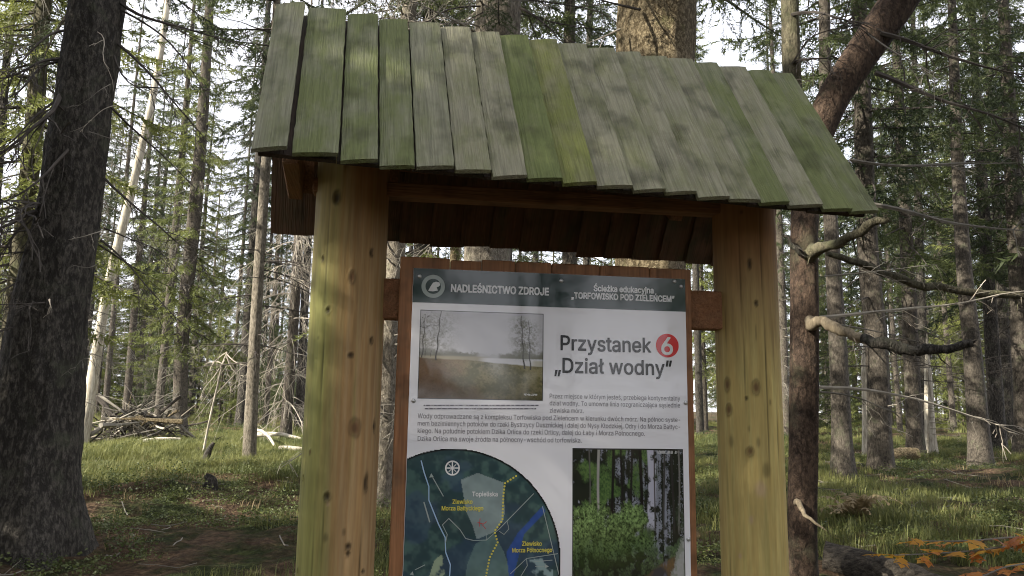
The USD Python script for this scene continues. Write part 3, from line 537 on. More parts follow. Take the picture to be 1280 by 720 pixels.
# the forest goes on beside and behind the camera
def around(name, label, group, protos, spots, sc, seed):
    g = np.random.default_rng(seed)
    for az, d in spots:
        a = math.radians(az); p = np.array([EYE[0]+d*math.sin(a), EYE[1]+d*math.cos(a), 0]); p[2] = float(ground_z(p[0], p[1]))-.05; s = g.uniform(*sc)
        refer(numbered('/World', name), protos[g.integers(len(protos))], p, g.uniform(0, 360), s, label, 'spruce tree', group)
g = np.random.default_rng(77)
ring = [(az+g.uniform(-4, 4), g.uniform(6, 26)) for az in np.linspace(100, 262, 44)]
ring = [(a, d) for a, d in ring if not 152 < a < 179]
around('spruce_tree', 'tall spruce of the forest behind the viewer', 'spruces behind the viewer', WHOLE, ring, (.85, 1.15), 8)
around('full_spruce', 'full green spruce of the thicket behind the viewer', 'full spruces behind the viewer', FULL, [(math.degrees(math.atan2(x-EYE[0], y-EYE[1])), math.hypot(x-EYE[0], y-EYE[1])) for x, y in ((-12, -12), (-8.5, -13), (-5.6, -11.5), (-2.8, -12.5), (-.1, -11.4), (5.8, -11.5), (8.8, -12), (11.5, -10), (14, -13), (-15, -9), (.2, -15), (7.2, -15.2), (9, -17), (-3, -17))], (.9, 1.05), 15)
around('full_spruce', 'small full spruce of the thicket behind the viewer', 'small full spruce behind the viewer', FULL[:1], [(165.5, 13.0), (163.8, 9.35)], (.55, .6), 25)
around('full_spruce', 'full green spruce standing out of view beside the thick dark trunk', 'full spruces out of view on the left', FULL, [(-62, 9), (-54, 11.5), (-70, 11), (-50, 8)], (1.0, 1.15), 17)
scatter('spruce_tree', 'spruce behind the board', 'spruce tree', 'spruces close behind the board', WHOLE[:2], 4, (520, 740), (10, 14), (.9, 1.1), 18, 1.2)
around('spruce_tree', 'slim low-crowned spruce standing out of view left of the viewer', 'slim spruce out of view on the left', WHOLE[2:3], [(-59.5, 6.0)], (1.1, 1.1), 19)
around('full_spruce', 'big full green spruce standing out of view left of the shelter', 'big spruces out of view on the left', FULL[:1], [(-91, 6.3), (-96.5, 9.8)], (1.15, 1.15), 23)
around('full_spruce', 'full green spruce standing out of view to the right', 'full spruces out of view on the right', FULL, [(56, 7.5), (68, 6), (82, 6.5), (97, 7.5), (60, 11), (112, 7)], (.9, 1.1), 20)
around('spruce_tree', 'tall spruce standing out of view to the left', 'spruces out of view on the left', WHOLE, [(-75, 6.0), (-90, 9), (-101, 6.5), (-112, 9), (-97, 14), (-112, 16), (-105, 26), (-122, 7)], (.9, 1.15), 9)
around('spruce_tree', 'tall spruce standing out of view to the right', 'spruces out of view on the right', WHOLE, [(50, 8), (62, 6.5), (75, 9), (88, 7), (52, 15), (70, 16), (95, 14), (45, 24), (60, 28)], (.9, 1.15), 10)

for lab in {l for l, c, x in placed}:                      # alike neighbours are told apart from left to right
    same = sorted((c, str(x.GetPath()), x) for l, c, x in placed if l == lab)
    for i, (c, _, x) in enumerate(same):
        if len(same) == 2: x.SetCustomDataByKey('label', lab+(', left of two', ', right of two')[i])
        elif len(same) > 2: x.SetCustomDataByKey('label', lab+', '+('first', 'second', 'third', 'fourth', 'fifth', 'sixth', 'seventh', 'eighth')[min(i, 7)]+' from left')
# ------------------------------------------------------------------ grass and small plants
def tuft(seed, nb, h, spread, w):
    g = np.random.default_rng(seed); V, F_ = [], []
    for i in range(nb):
        a = g.uniform(0, 6.283); r = spread*math.sqrt(g.uniform()); b = np.array([r*math.cos(a), r*math.sin(a), -.01]); hh = h*g.uniform(.45, 1.1); l = g.uniform(.1, .7)*hh; a2 = g.uniform(0, 6.283)
        o = np.array([math.cos(a2), math.sin(a2), 0]); sd = np.array([-o[1], o[0], 0])*w*.5
        m = b+o*l*.35+[0, 0, hh*.6]; t = b+o*l+[0, 0, hh*g.uniform(.75, 1)]
        n = len(V); V += [b-sd, b+sd, m+sd*.8, m-sd*.8, t]; F_ += [[n, n+1, n+2], [n, n+2, n+3], [n+3, n+2, n+4]]
    return np.array(V), np.array(F_)
def field(name, label, kinds, mats, pos, sc, seed, cat='grass'):
    g = np.random.default_rng(seed)
    pi = UsdGeom.PointInstancer.Define(stage, '/World/'+name); rel = pi.CreatePrototypesRel()
    for i, (k, m) in enumerate(zip(kinds, mats)):
        x = UsdGeom.Xform.Define(stage, f'/World/{name}/tuft_{i:03d}'); obj('blades', k, m, x.GetPrim()); rel.AddTarget(x.GetPath())
    n = len(pos); a = g.uniform(0, np.pi, n); s = g.uniform(*sc, n)*pos[:, 3]
    pi.CreateProtoIndicesAttr(Vt.IntArray.FromNumpy(g.integers(0, len(kinds), n).astype(np.int32)))
    pi.CreatePositionsAttr(Vt.Vec3fArray.FromNumpy(pos[:, :3].astype(np.float32)))
    q = Vt.QuathArray([Gf.Quath(float(math.cos(x)), 0, 0, float(math.sin(x))) for x in a]); pi.CreateOrientationsAttr(q)
    pi.CreateScalesAttr(Vt.Vec3fArray.FromNumpy(np.repeat(s[:, None], 3, 1).astype(np.float32)))
    tag(pi, label, cat, None, 'stuff')
def spots(n, d0, d1, cols, seed, lo, hi, f=.5, dry=False):
    g = np.random.default_rng(seed); d = np.sqrt(g.uniform(d0**2, d1**2, n)); c = g.uniform(*cols, n)
    p = EYE+(FLAT+r0*((c-640)/FPX)[:, None])*d[:, None]; p[:, 2] = 0
    m = meshkit.fbm(p*f, 4, 44); k = g.uniform(0, 1, n) < np.clip((m-lo)/(hi-lo), 0, 1); p, d = p[k], d[k]
    p[:, 2] = ground_z(p[:, 0], p[:, 1])
    return np.c_[p, 1+np.clip((d-14)/30, 0, .8)]
gl = np.vstack([spots(14000, 5.2, 24, (-60, 520), 1, .40, .56), spots(8000, 9, 22, (60, 420), 6, .25, .45), spots(3500, 22, 45, (-100, 560), 2, .40, .6)])
gr = np.vstack([spots(15000, 5.2, 24, (820, 1340), 3, .38, .55), spots(3500, 22, 45, (800, 1400), 4, .40, .6)])
field('grass', 'soft green forest grass growing in clumps over the needle litter', [tuft(1, 26, .13, .08, .005), tuft(2, 18, .18, .10, .005), tuft(3, 30, .09, .10, .005)], [GRASS, GRASS, GRASS], np.vstack([gl, gr]), (.6, 1.25), 5)
def herb(seed, nl, h, spread):
    g = np.random.default_rng(seed); V, F_ = [], []
    for i in range(nl):
        a, r = g.uniform(0, 6.283), spread*math.sqrt(g.uniform()); c = np.array([r*math.cos(a), r*math.sin(a), h*g.uniform(.15, 1)*(1-.5*r/spread)]); a = g.uniform(0, 6.283); d = np.array([math.cos(a), math.sin(a), g.uniform(-.4, .5)]); s = g.uniform(.012, .024)
        sd = np.cross(d, g.normal(size=3)); sd = sd/np.linalg.norm(sd)*s*.4; n = len(V); V += [c, c+d*s*.5+sd, c+d*s, c+d*s*.5-sd]; F_ += [[n, n+1, n+2], [n, n+2, n+3]]
    return np.array(V), np.array(F_)
field('bilberry', 'low leafy bilberry and moss cushions between the grass', [herb(11, 90, .12, .13), herb(12, 70, .07, .16), herb(13, 60, .16, .10)], [HERB, HERB, HERB],
      np.vstack([spots(5200, 5.2, 26, (-60, 520), 13, .42, .60, .9), spots(5200, 5.2, 26, (820, 1340), 14, .42, .60, .9)]), (.6, 1.3), 7, 'bilberry')
field('dry_grass', 'straw-coloured dead stalks and litter between the green clumps', [tuft(8, 9, .15, .10, .004), tuft(9, 12, .10, .12, .008)], [DRYGRASS, DRYGRASS],
      np.vstack([spots(1300, 6, 26, (-60, 520), 11, .40, .6, .8), spots(1300, 6, 26, (820, 1340), 12, .40, .6, .8)]), (.6, 1.2), 6, 'dry grass')
#PART3
# ------------------------------------------------------------------ dead wood on the floor, orange leaves
def log(name, label, a, b, ra, rb, bk, seed, cat='log', sides=18, bend=.05, group=None):
    g = np.random.default_rng(seed); a, b = np.asarray(a, float), np.asarray(b, float); T = thing(name, label, cat, group, a)
    s = np.linspace(0, 1, 24); L = np.linalg.norm(b-a); c = (b-a)*s[:, None]; c[:, 2] += bend*L*np.sin(s*np.pi); c[:, 1] += bend*L*np.sin(s*5+seed)*.5
    v, f = tube(c, ra+(rb-ra)*s, sides); v = v*(1+0*v)+(meshkit.fbm(v*6, 3, seed)[:, None]-.5)*ra*.5
    obj('bark', (v, f), bk, T, smooth=40, rest=lambda q: (q@np.array([[0, 0, 1.], [0, 1, 0], [1, 0, 0]]))+seed)
    return T
def brush_pile():
    g = np.random.default_rng(4); d = 18.0; c = on_ground(178, d); T = thing('brush_pile', 'heap of broken dead branches and logs left of the shelter', 'brush pile', None, c)
    for k in range(130):
        u = g.normal(0, .52); w = g.normal(0, .4); h = max(0, .85-.65*abs(u))*g.uniform(.05, 1); a = g.uniform(-.6, .6) if g.uniform() < .5 else g.uniform(0, 3.14); L = g.uniform(.4, 1.6)
        p0 = np.array([u, w, h+.05]); dr = np.array([math.cos(a), math.sin(a)*.7, g.normal(0, .55)]); s = np.linspace(-.5, .5, 6)
        p = p0+dr*(L*s)[:, None]; p += np.cumsum(g.normal(0, .02, p.shape), 0); p[:, 2] = np.maximum(p[:, 2], .02)
        mb = MB(); dead_branch(mb, p, g.choice([.014, .022, .035, .06], p=[.45, .3, .17, .08]), g, 3, .3)
        obj('branch', mb.mesh(), [TWIG_PALE, TWIG_DARK, TWIG_GREY, B_TAN, B_DARK][g.choice(5, p=[.16, .30, .28, .12, .14])], T, smooth=45, rest=(k, 0, 0))
brush_pile()
log('fallen_log', 'white fallen log lying in front of the brush pile', on_ground(182, 16.5, .08), on_ground(228, 16.8, .12), .07, .05, B_PALE, 2)
log('fallen_branch', 'pale fallen branch lying behind the slender lit trunk, upper one', on_ground(322, 19, .25), on_ground(378, 18.6, .18), .06, .035, B_PALE, 3, 'fallen branch')
log('fallen_branch', 'short pale fallen branch slanting in sunlit grass behind the slender lit trunk', on_ground(322, 17.5, .30), on_ground(346, 15.8, .06), .035, .025, B_PALE, 4, 'fallen branch')
log('fallen_log', 'pale log end in sunlit grass touching the left edge of the left post', on_ground(352, 15.4, .06), on_ground(402, 15.4, .05), .07, .06, B_PALE, 5)
log('fallen_log', 'mossy dark log at the bottom right, beside the forked tree', on_ground(1022, 5.3, .05), on_ground(1190, 4.9, -.06), (.10), .075, B_MID, 6, sides=28, bend=.02)
log('fallen_log', 'brown log lying in shade between trunks on the right', on_ground(1108, 15.5, .12), on_ground(1140, 15.7, .2), .13, .12, B_TAN, 7)
def stub(name, label, px, d, h, r, seed):
    g = np.random.default_rng(seed); c = on_ground(px, d); T = thing(name, label, 'stump', None, c)
    obj('wood', trunk_mesh([[0, 0, -.1], [.02, 0, h*.5], [.05*g.normal(), .02, h]], [r, r*.8, r*.35], 16, .03, .25, seed, .5, .08), B_DARK, T, smooth=True, rest=c)
stub('tree_stump', 'small black rotten stump in the sunlit grass, left of the slender lit trunk', 262, 13.2, .36, .07, 3)
stub('tree_stump', 'low dark stump at the foot of the thick dark trunk', 100, 6.6, .16, .07, 4)
stub('tree_stump', 'low mossy stump in the shaded grass midway between thick trunk and left post', 268, 8.8, .12, .08, 5)
def dead_sapling():
    d = 14.5; o = on_ground(258, d); T = thing('dead_sapling', 'thin pale dead sapling with a bare twiggy top, left of the slender lit trunk', 'dead sapling', None, o); g = np.random.default_rng(8)
    P = [o]+[at(x, y, d) for x, y in ((262, 525), (270, 490), (278, 455), (284, 440))]
    mb = MB(); mb.add(*tube(spline(P, 14)-o, np.linspace(.022, .011, 14), 8)); obj('stem', mb.mesh(), TWIG_PALE, T, smooth=45)
    for k, q in enumerate([[(283, 442), (300, 455), (325, 458)], [(281, 450), (268, 470), (252, 492), (250, 500)], [(284, 440), (262, 462), (258, 475)], [(283, 444), (305, 470), (318, 465)], [(282, 446), (296, 470), (290, 490)], [(279, 456), (268, 452), (262, 466)]]):
        mb = MB(); dead_branch(mb, spline([at(x, y, d+.2*(k-2)*i/3) for i, (x, y) in enumerate(q)], 8)-o, .012, g, 5, .3); obj('twig', mb.mesh(), TWIG_PALE, T, smooth=45)
dead_sapling()
def bracken():
    g = np.random.default_rng(9); d = 7.0; o = on_ground(1062, d); T = thing('withered_fern', 'low clump of pale brown withered fern on the floor right of the forked tree', 'fern', None, o)
    for k in range(26):
        a = g.uniform(0, 6.283); L = g.uniform(.15, .38); h = g.uniform(.05, .2); s = np.linspace(0, 1, 10); out = np.array([math.cos(a), math.sin(a), 0]); sd = np.array([-out[1], out[0], 0])
        c = out*(L*s)[:, None]; c[:, 2] = h*np.sin(s*2.4)*1.2; V, F_ = [], []
        V = [*c]
        for i in range(1, 10):
            w = .10*(1-s[i])+.015
            for sg in (-1, 1):
                V.append(.5*(c[i]+c[i-1])+sd*sg*w+out*.02+[0, 0, -.015+g.normal(0, .01)]); F_.append([i-1, i, len(V)-1])
        obj('frond', (np.array(V), np.array(F_)), DRYGRASS, T)
bracken()
def litter():
    g = np.random.default_rng(10); mb = MB()
    for k in range(240):
        d = math.sqrt(g.uniform(27, 330)); c = on_ground(g.uniform(-40, 400) if k % 2 else g.uniform(1000, 1320), d, .012); a = g.uniform(0, 6.283); L = g.uniform(.08, .55)
        s = np.linspace(-.5, .5, 4); p = c+np.array([math.cos(a), math.sin(a), 0])*(L*s)[:, None]; p[:, 2] = ground_z(p[:, 0], p[:, 1])+.012+g.uniform(0, .03)*np.abs(s)*2; p += g.normal(0, .008, p.shape)
        mb.add(*tube(p, g.uniform(.002, .006), 4))
    obj('fallen_twigs', mb.mesh(), TWIG_GREY, label='small grey twigs scattered over the forest floor', cat='twigs', kind='stuff')
litter()

def leaf_shape(g, s):
    """a lobed leaf of length s in its own plane, bent along the midrib"""
    lob = [(0, 0), (.10, .04), (.30, .10), (.22, .20), (.46, .34), (.30, .40), (.50, .66), (.26, .62), (.20, .74), (.14, .84), (0, 1.05)]
    pts = [(x*g.uniform(.85, 1.1), y) for x, y in lob]
    V, F_ = [], []
    for y in (0, .2, .4, .62, .84, 1.05): V.append((0, y))
    mid = [0, .2, .4, .62, .84, 1.05]
    for sg in (-1, 1):
        n = len(V); V += [(sg*x, y) for x, y in pts[1:-1]]; idx = [0]+list(range(n, n+len(pts)-2))+[5]
        for a, b in zip(idx[:-1], idx[1:]):
            yc = .5*(V[a][1]+V[b][1]); c = int(np.argmin([abs(yc-m-.05) for m in mid])); F_.append((c, a, b) if sg > 0 else (c, b, a))
        for k in range(5):
            y0 = .5*(mid[k]+mid[k+1]); j = idx[int(np.argmin([abs(V[q][1]-y0) for q in idx]))]
            F_.append((k, j, k+1) if sg > 0 else (k, k+1, j))
    V = np.array([(x, y, 0) for x, y in V], float); curl = g.uniform(.2, .7)
    V[:, 2] = -curl*V[:, 0]**2+.12*np.sin(V[:, 1]*2.5)*g.uniform(-1, 1)-.2*V[:, 1]**2*g.uniform(0, 1)
    return V*s, np.array([f for f in F_ if len(set(f)) == 3])
def sapling():
    g = np.random.default_rng(14); foot = on_ground(1560, 3.3, -.05); T = thing('maple_sapling', 'sapling reaching in at the bottom right with orange autumn leaves', 'sapling', None, foot); o = foot
    top = foot+np.array([-.05, .05, 1.45]); mb = MB(); mb.add(*tube(spline([foot-o, foot+[.03, 0, .6]-o, top-o], 12), np.linspace(.018, .008, 12), 8)); obj('stem', mb.mesh(), TWIG_GREY, T, smooth=45)
    K = [([(1560, 640, 3.25), (1420, 668, 3.1), (1300, 678, 3.0), (1200, 690, 2.95), (1118, 694, 2.9)], 36), ([(1330, 675, 3.02), (1270, 672, 3.0), (1215, 676, 3.0), (1145, 676, 3.05)], 10),
         ([(1420, 668, 3.1), (1330, 700, 2.85), (1270, 706, 2.75), (1225, 722, 2.7)], 16), ([(1560, 650, 3.2), (1400, 700, 2.7), (1290, 732, 2.6), (1200, 745, 2.5)], 14)]
    for pts, n in K:
        c = spline([at(*q) for q in pts], 16); mb = MB(); mb.add(*tube(c-o, np.linspace(.006, .002, 16), 6)); obj('twig', mb.mesh(), TWIG_GREY, T, smooth=45)
        s = np.linspace(0, 1, 16)
        for k in range(n):
            t = 1-(k/n)*.85 if k else 1.0; p = np.array([np.interp(t, s, c[:, a]) for a in range(3)]); tg = unit(c[min(15, int(t*15)+1)]-c[max(0, int(t*15)-1)]); sd = unit(np.cross(tg, [0, 0, 1.]))
            d = unit(tg*g.uniform(.1, 1)+sd*g.choice([-1, 1])*g.uniform(.1, .9)+np.array([0, 0, g.uniform(-.30, .12)])); nrm = unit(np.array([0, 0, 1.])+g.normal(0, .28, 3)); x = unit(np.cross(d, nrm)); nrm = np.cross(x, d)
            v, f = leaf_shape(g, g.uniform(.05, .09)); st = p+d*.025; v = v[:, :1]*x+v[:, 1:2]*d+v[:, 2:]*nrm+st-o
            m = [ORANGE, ORANGE, YELLOW, PINK][g.choice(4, p=[.5, .2, .18, .12])] if p@r0 < 1.6 else [YELLOW, ORANGE][g.integers(2)]
            sv, sf = tube([p-o, st-o], .0012, 4); obj('leaf', (np.vstack([v, sv]), np.vstack([f, sf+len(v)])), m, T)
sapling()

# ------------------------------------------------------------------ the shelter: two log posts and a plank roof
SH = thing('board_shelter', 'open wooden shelter of two log posts under a mossy plank roof', 'shelter')
S = 1.2646
def post(x0, R, knots, paint, seed, top):
    n, m = 560, 150; z = np.linspace(-.3, top, n); an = np.linspace(0, 2*np.pi, m, endpoint=False)      # angle 0 faces the viewer (-y), growing toward +x
    A, Z = np.meshgrid(an, z); q = np.stack([np.cos(A)*2, np.sin(A)*2, Z*.6], -1)+seed
    r = R*(1+(meshkit.fbm(q, 3, seed)-.5)*.05+(meshkit.fbm(q*[2, 2, 3], 3, seed+2)-.5)*.02)
    g = np.random.default_rng(seed); col = paint(A, Z, g)
    # drying cracks
    for k in range(7):
        a0 = g.uniform(0, 6.28) if k > 2 else [.10, -.55, .5][k]; z0, l = g.uniform(.3, 1.9), g.uniform(.3, .9); da = (A-a0-.03*np.sin(Z*5+k)+np.pi) % (2*np.pi)-np.pi
        w = np.exp(-(da/((.015) if k < 3 else .011))**2)*np.clip(1-((Z-z0)/l)**2, 0, 1)**.5; r -= .003*w; col *= (1-.7*w)[..., None]
    for (px, py, rx, ry, kind) in knots:
        d = ray(px, py); e = EYE-[x0, 0, 0]; a_, b_, c_ = d[0]**2+d[1]**2, 2*(e[0]*d[0]+e[1]*d[1]), e[0]**2+e[1]**2-R**2; D = b_*b_-4*a_*c_
        if D < 0: continue
        p = e+d*((-b_-math.sqrt(D))/(2*a_)); ka, kz = math.atan2(p[0], -p[1]), p[2]; sc = np.linalg.norm(p-e)/FPX
        da = ((A-ka+np.pi) % (2*np.pi)-np.pi)*R; u = np.sqrt((da/(.8*rx*sc))**2+((Z-kz)/(.8*ry*sc))**2)*(1+.35*(meshkit.fbm(np.stack([A*9, Z*22, 0*A], -1), 2, 9)-.5))
        core = np.exp(-u**4); ring = np.exp(-((u-1.25)/.3)**2)
        if kind == 'dark': col = col*(1-.9*core-.45*ring)[..., None].clip(.06)+(core*.02)[..., None]*np.array([1, .6, .3]); r += -.004*core+.003*ring
        elif kind == 'red': col = col*(1-.8*core)[..., None]+core[..., None]*np.array([.06, .02, .008]); col *= (1-.4*ring)[..., None]; r += .002*ring
        elif kind == 'pale': col = col*(1-.75*core)[..., None]+core[..., None]*.75*np.array([.42, .30, .18])
        else: col *= (1-.45*core)[..., None]
    v = np.stack([x0+r*np.sin(A), -r*np.cos(A), Z], -1).reshape(-1, 3)
    i, j = np.meshgrid(np.arange(n-1), np.arange(m), indexing='ij'); k = (j+1) % m; a, b, c, d = i*m+j, i*m+k, (i+1)*m+k, (i+1)*m+j
    f = np.vstack([np.stack([a, b, c], -1).reshape(-1, 3), np.stack([a, c, d], -1).reshape(-1, 3)])
    v = np.vstack([v, [[x0, 0, top]]]); col = np.vstack([col.reshape(-1, 3), [[.2, .12, .06]]]); e = (n-1)*m; j = np.arange(m)
    f = np.vstack([f, np.stack([e+j, e+(j+1) % m, np.full(m, n*m)], -1)])
    return v, f, np.clip(col, .01, .8)
def sm(x, a, b): t = np.clip((x-a)/(b-a), 0, 1); return t*t*(3-2*t)
def mixc(c, k, d): return c*(1-k[..., None])+np.asarray(d)*k[..., None]
def paint_left(A, Z, g):
    q = np.stack([np.cos(A)*3, np.sin(A)*3, Z*1.2], -1); n = meshkit.fbm(q, 4, 5); n2 = meshkit.fbm(q*[6, 6, 1.1], 4, 15); s = np.sin(A)
    c = np.broadcast_to(np.array([.34, .205, .085]), A.shape+(3,)).copy()
    c = mixc(c, sm(n2, .4, .65)*.7, [.42, .30, .155]); c = mixc(c, sm(n2, .55, .75)*sm(s, -.1, .3)*.6, [.30, .15, .065])
    k = sm(-s+.9*(n-.5)+.35*(n2-.5), -.30, .55); k *= 1-.45*sm(Z, 1.8, 2.1); c = mixc(c, k*.92, [.235, .235, .07]); c = mixc(c, sm(n, .55, .75)*k*.5, [.33, .33, .12])
    c = mixc(c, sm(Z+.2*(n-.5), 1.98, 2.2)*sm(s, -.3, .4)*.7, [.25, .115, .045])
    return mixc(c, sm(n, .6, .8)*.4, [.20, .21, .05])
def paint_right(A, Z, g):
    q = np.stack([np.cos(A)*3, np.sin(A)*3, Z*1.2], -1)+31; n = meshkit.fbm(q, 4, 7); n2 = meshkit.fbm(q*[6, 6, 2.6], 5, 17)
    c = np.broadcast_to(np.array([.43, .325, .115]), A.shape+(3,)).copy()
    c = mixc(c, sm(n2, .42, .65)*.6, [.48, .41, .16]); c = mixc(c, sm(n2, .58, .7)*.4, [.26, .215, .06])
    k = sm(Z+.35*(n-.5), 1.55, 1.92); c = mixc(c, k, [.30, .205, .085]); c = mixc(c, sm(Z+.2*(n-.5), 1.85, 2.1)*.85, [.27, .13, .05])
    return mixc(c, sm(n2, .6, .75)*k*.5, [.16, .09, .035])
kl = [(421, 247, 4.5, 9, 'dark'), (440, 346, 4, 8, 'red'), (404, 324, 2.2, 4.5, 'dark'), (410, 388, 3, 5, 'dark'), (464, 316, 2.5, 5, 'dark'), (464, 426, 2.8, 5, 'dark'), (438, 444, 3.5, 4, 'dark'), (398, 422, 2, 4, 'x'), (443, 535, 7, 10.5, 'red'), (468, 533, 2, 9, 'dark'),
      (457, 604, 3.4, 12, 'dark'), (409, 621, 4, 6, 'dark'), (410, 630, 2.5, 4, 'pale'), (388, 565, 2, 3.5, 'red'), (379, 597, 1.4, 3, 'dark'), (435, 683, 3, 4, 'dark'), (435, 692, 2, 3, 'dark'), (372, 713, 1.8, 3, 'dark'), (454, 714, 2.5, 3, 'dark'), (407, 672, 4, 7, 'x'), (430, 665, 3, 6, 'x'), (433, 204, 4, 8, 'x'), (383, 528, 2, 8, 'pale')]
kr = [(937, 330, 2.4, 6, 'dark'), (945, 379, 2.4, 4, 'dark'), (927, 265, 2.5, 3, 'x'), (909, 481, 4.5, 8, 'red'), (945, 484, 5, 8, 'red'), (911, 512, 4.5, 7, 'red'), (933, 498, 1.8, 2.5, 'dark'), (914, 552, 4, 9, 'x'), (938, 564, 4.5, 6, 'red'), (948, 553, 3, 8, 'x'), (963, 503, 2, 5, 'x'), (958, 588, 7, 12, 'x'), (952, 612, 9, 12, 'pale'), (939, 650, 3, 7, 'pale'), (925, 695, 3, 4, 'pale'), (936, 536, 1.5, 6, 'x'), (945, 415, 1.2, 12, 'x'), (907, 408, 1.5, 25, 'x')]
for x0, R, kn, pt, sd, lab in ((0, .11, kl, paint_left, 3, 'left log post, greenish on its left side and brown on the right'), (S, .1006, kr, paint_right, 4, 'right log post, yellow-green with algae below and brown at the top')):
    v, f, c = post(x0, R, kn, pt, sd, 2.42)
    obj('post', (v, f), M_POST, SH, smooth=True, rest=(x0*3, 0, 0), color=c, label=lab)

# roof frame, turned a little against the posts
RY = .0787; XM = .63
MR = np.eye(4); MR[:2, :2] = [[math.cos(RY), -math.sin(RY)], [math.sin(RY), math.cos(RY)]]; MR[:2, 3] = [XM-XM*math.cos(RY), -XM*math.sin(RY)]
X0, X1, HD, ZE, ZR = -.262, 1.491, .4067, 2.131, 2.732; TILT = -.022
SL = math.hypot(HD, ZR-ZE); NF = np.array([0, -(ZR-ZE)/SL, HD/SL]); DF = np.array([0, -HD/SL, -(ZR-ZE)/SL])
def slope_board(xa, xb, ra, rb, length, thick, front, seed, top_in=0.0, wob=.0):
    """a plank of the roof: xa..xb across, ra / rb how far its left / right edge stands off the slope"""
    g = np.random.default_rng(seed); skew = g.normal(0, .003); nx, ny = 5, 30; sg = 1 if front else -1
    V = []
    for side in (0, 1):
        for j in range(ny):
            for i in range(nx):
                u, w = i/(nx-1), j/(ny-1); x = xa+(xb-xa)*u; off = ra+(rb-ra)*u+thick*side
                if side == 1 and i in (0, nx-1): off -= .002
                x += (g.normal(0, .0007) if i in (0, nx-1) else 0)+wob*(w-.5)
                s = top_in+length*w+(skew*(u-.5) if j == ny-1 else 0)
                V.append([x, s, off])
    V = np.array(V); F_ = []
    I = lambda s, j, i: s*nx*ny+j*nx+i
    for j in range(ny-1):
        for i in range(nx-1):
            F_ += [[I(1, j, i), I(1, j+1, i), I(1, j+1, i+1)], [I(1, j, i), I(1, j+1, i+1), I(1, j, i+1)], [I(0, j, i), I(0, j+1, i+1), I(0, j+1, i)], [I(0, j, i), I(0, j, i+1), I(0, j+1, i+1)]]
        for i in (0, nx-1):
            q = [I(0, j, i), I(0, j+1, i), I(1, j+1, i), I(1, j, i)]; q = q if i == 0 else q[::-1]; F_ += [[q[0], q[1], q[2]], [q[0], q[2], q[3]]]
    for i in range(nx-1):
        for j in (0, ny-1):
            q = [I(0, j, i), I(1, j, i), I(1, j, i+1), I(0, j, i+1)]; q = q if j == 0 else q[::-1]; F_ += [[q[0], q[1], q[2]], [q[0], q[2], q[3]]]
    F_ = np.array(F_)
    x, s, off = V.T; nf = NF*[1, sg, 1]; df = DF*[1, sg, 1]
    W = np.zeros((len(V), 3)); W[:, 0] = x; W += s[:, None]*df+off[:, None]*nf; W[:, 2] += ZR-.014+TILT*(1 if front else .4)*(x-XM)
    if not front: F_ = F_[:, ::-1]
    W = W@MR[:3, :3].T+MR[:3, 3]
    m = trimesh.Trimesh(W, F_, process=False)
    if m.volume < 0: F_ = F_[:, ::-1]
    return W, F_, V
gr_ = np.random.default_rng(21)
edges = np.array([312, 363, 424, 473, 519, 568, 614, 658, 702, 745, 790, 831, 870, 910, 949, 985, 1027, 1062, 1096.])   # where the planks' edges meet the eave in the photograph
ex = []
for e in edges:
    t = (e-312)/(1096-312); p0 = EYE; yl = 188+t*(262-188); r = ray(e, yl); nrm = np.array([-math.sin(RY), math.cos(RY), 0])
    cpt = MR[:3, :3]@np.array([0, -HD, ZE])+MR[:3, 3]; q = EYE+r*(((cpt-EYE)@nrm)/(r@nrm)); ex.append(float((MR[:3, :3].T@(q-MR[:3, 3]))[0]))
ex = np.array(ex); kinds = [0, 1, 0, 1, 0, 2, 2, 3, 4, 2, 2, 0, 2, 2, 0, 2, 3, 1]
kinds = [0, 1, 1, 1, 0, 2, 2, 3, 4, 2, 2, 2, 2, 2, 1, 2, 1, 1]
for i in range(18):
    lift = .0165+(.006 if i == 0 else 0); th = .0135
    W, F_, V = slope_board(ex[i]+.0032, ex[i+1]-(.008 if i == 0 else .0028), -.006+gr_.normal(0, .0012), lift-.008+gr_.normal(0, .0015), SL+gr_.normal(0, .004), th, True, 50+i, gr_.normal(0, .003))
    pos = V*[1, 1, 1]+[i*1.37, i*.61, 0]
    m = trimesh.Trimesh(W, F_, process=False)
    vv, ff = W, F_
    def rest(q, W=W, pos=pos):
        from scipy.spatial import cKDTree
        return pos[cKDTree(W).query(q)[1]]
    obj('roof_plank', (vv, ff), M_ROOF[kinds[i]], SH, smooth=30, rest=rest)
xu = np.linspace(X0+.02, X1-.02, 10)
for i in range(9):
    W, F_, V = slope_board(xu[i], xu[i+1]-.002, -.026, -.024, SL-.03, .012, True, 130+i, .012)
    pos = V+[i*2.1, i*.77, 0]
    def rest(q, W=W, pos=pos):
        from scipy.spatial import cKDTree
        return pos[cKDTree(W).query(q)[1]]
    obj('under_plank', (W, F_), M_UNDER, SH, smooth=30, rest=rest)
xs = np.linspace(X0, X1, 17)
for i in range(16):
    W, F_, V = slope_board(xs[i], xs[i+1]+.012, .004, .019, SL+gr_.normal(0, .006), .013, False, 90+i, .012)
    pos = V+[i*2.1, i*.77, 0]
    def rest(q, W=W, pos=pos):
        from scipy.spatial import cKDTree
        return pos[cKDTree(W).query(q)[1]]
    obj('roof_plank', (W, F_), M_BACK, SH, smooth=30, rest=rest, label='brown plank of the back slope')
def turned(m): return moved(m, MR)
def along(axis): return lambda q: q[:, [axis]+[k for k in (0, 1, 2) if k != axis]][:, [1, 0, 2]]
obj('tie_beam', bar([-.12, -.035, 2.168], [S+.10, .03, 2.212]), M_OLD, SH, rest=along(0))
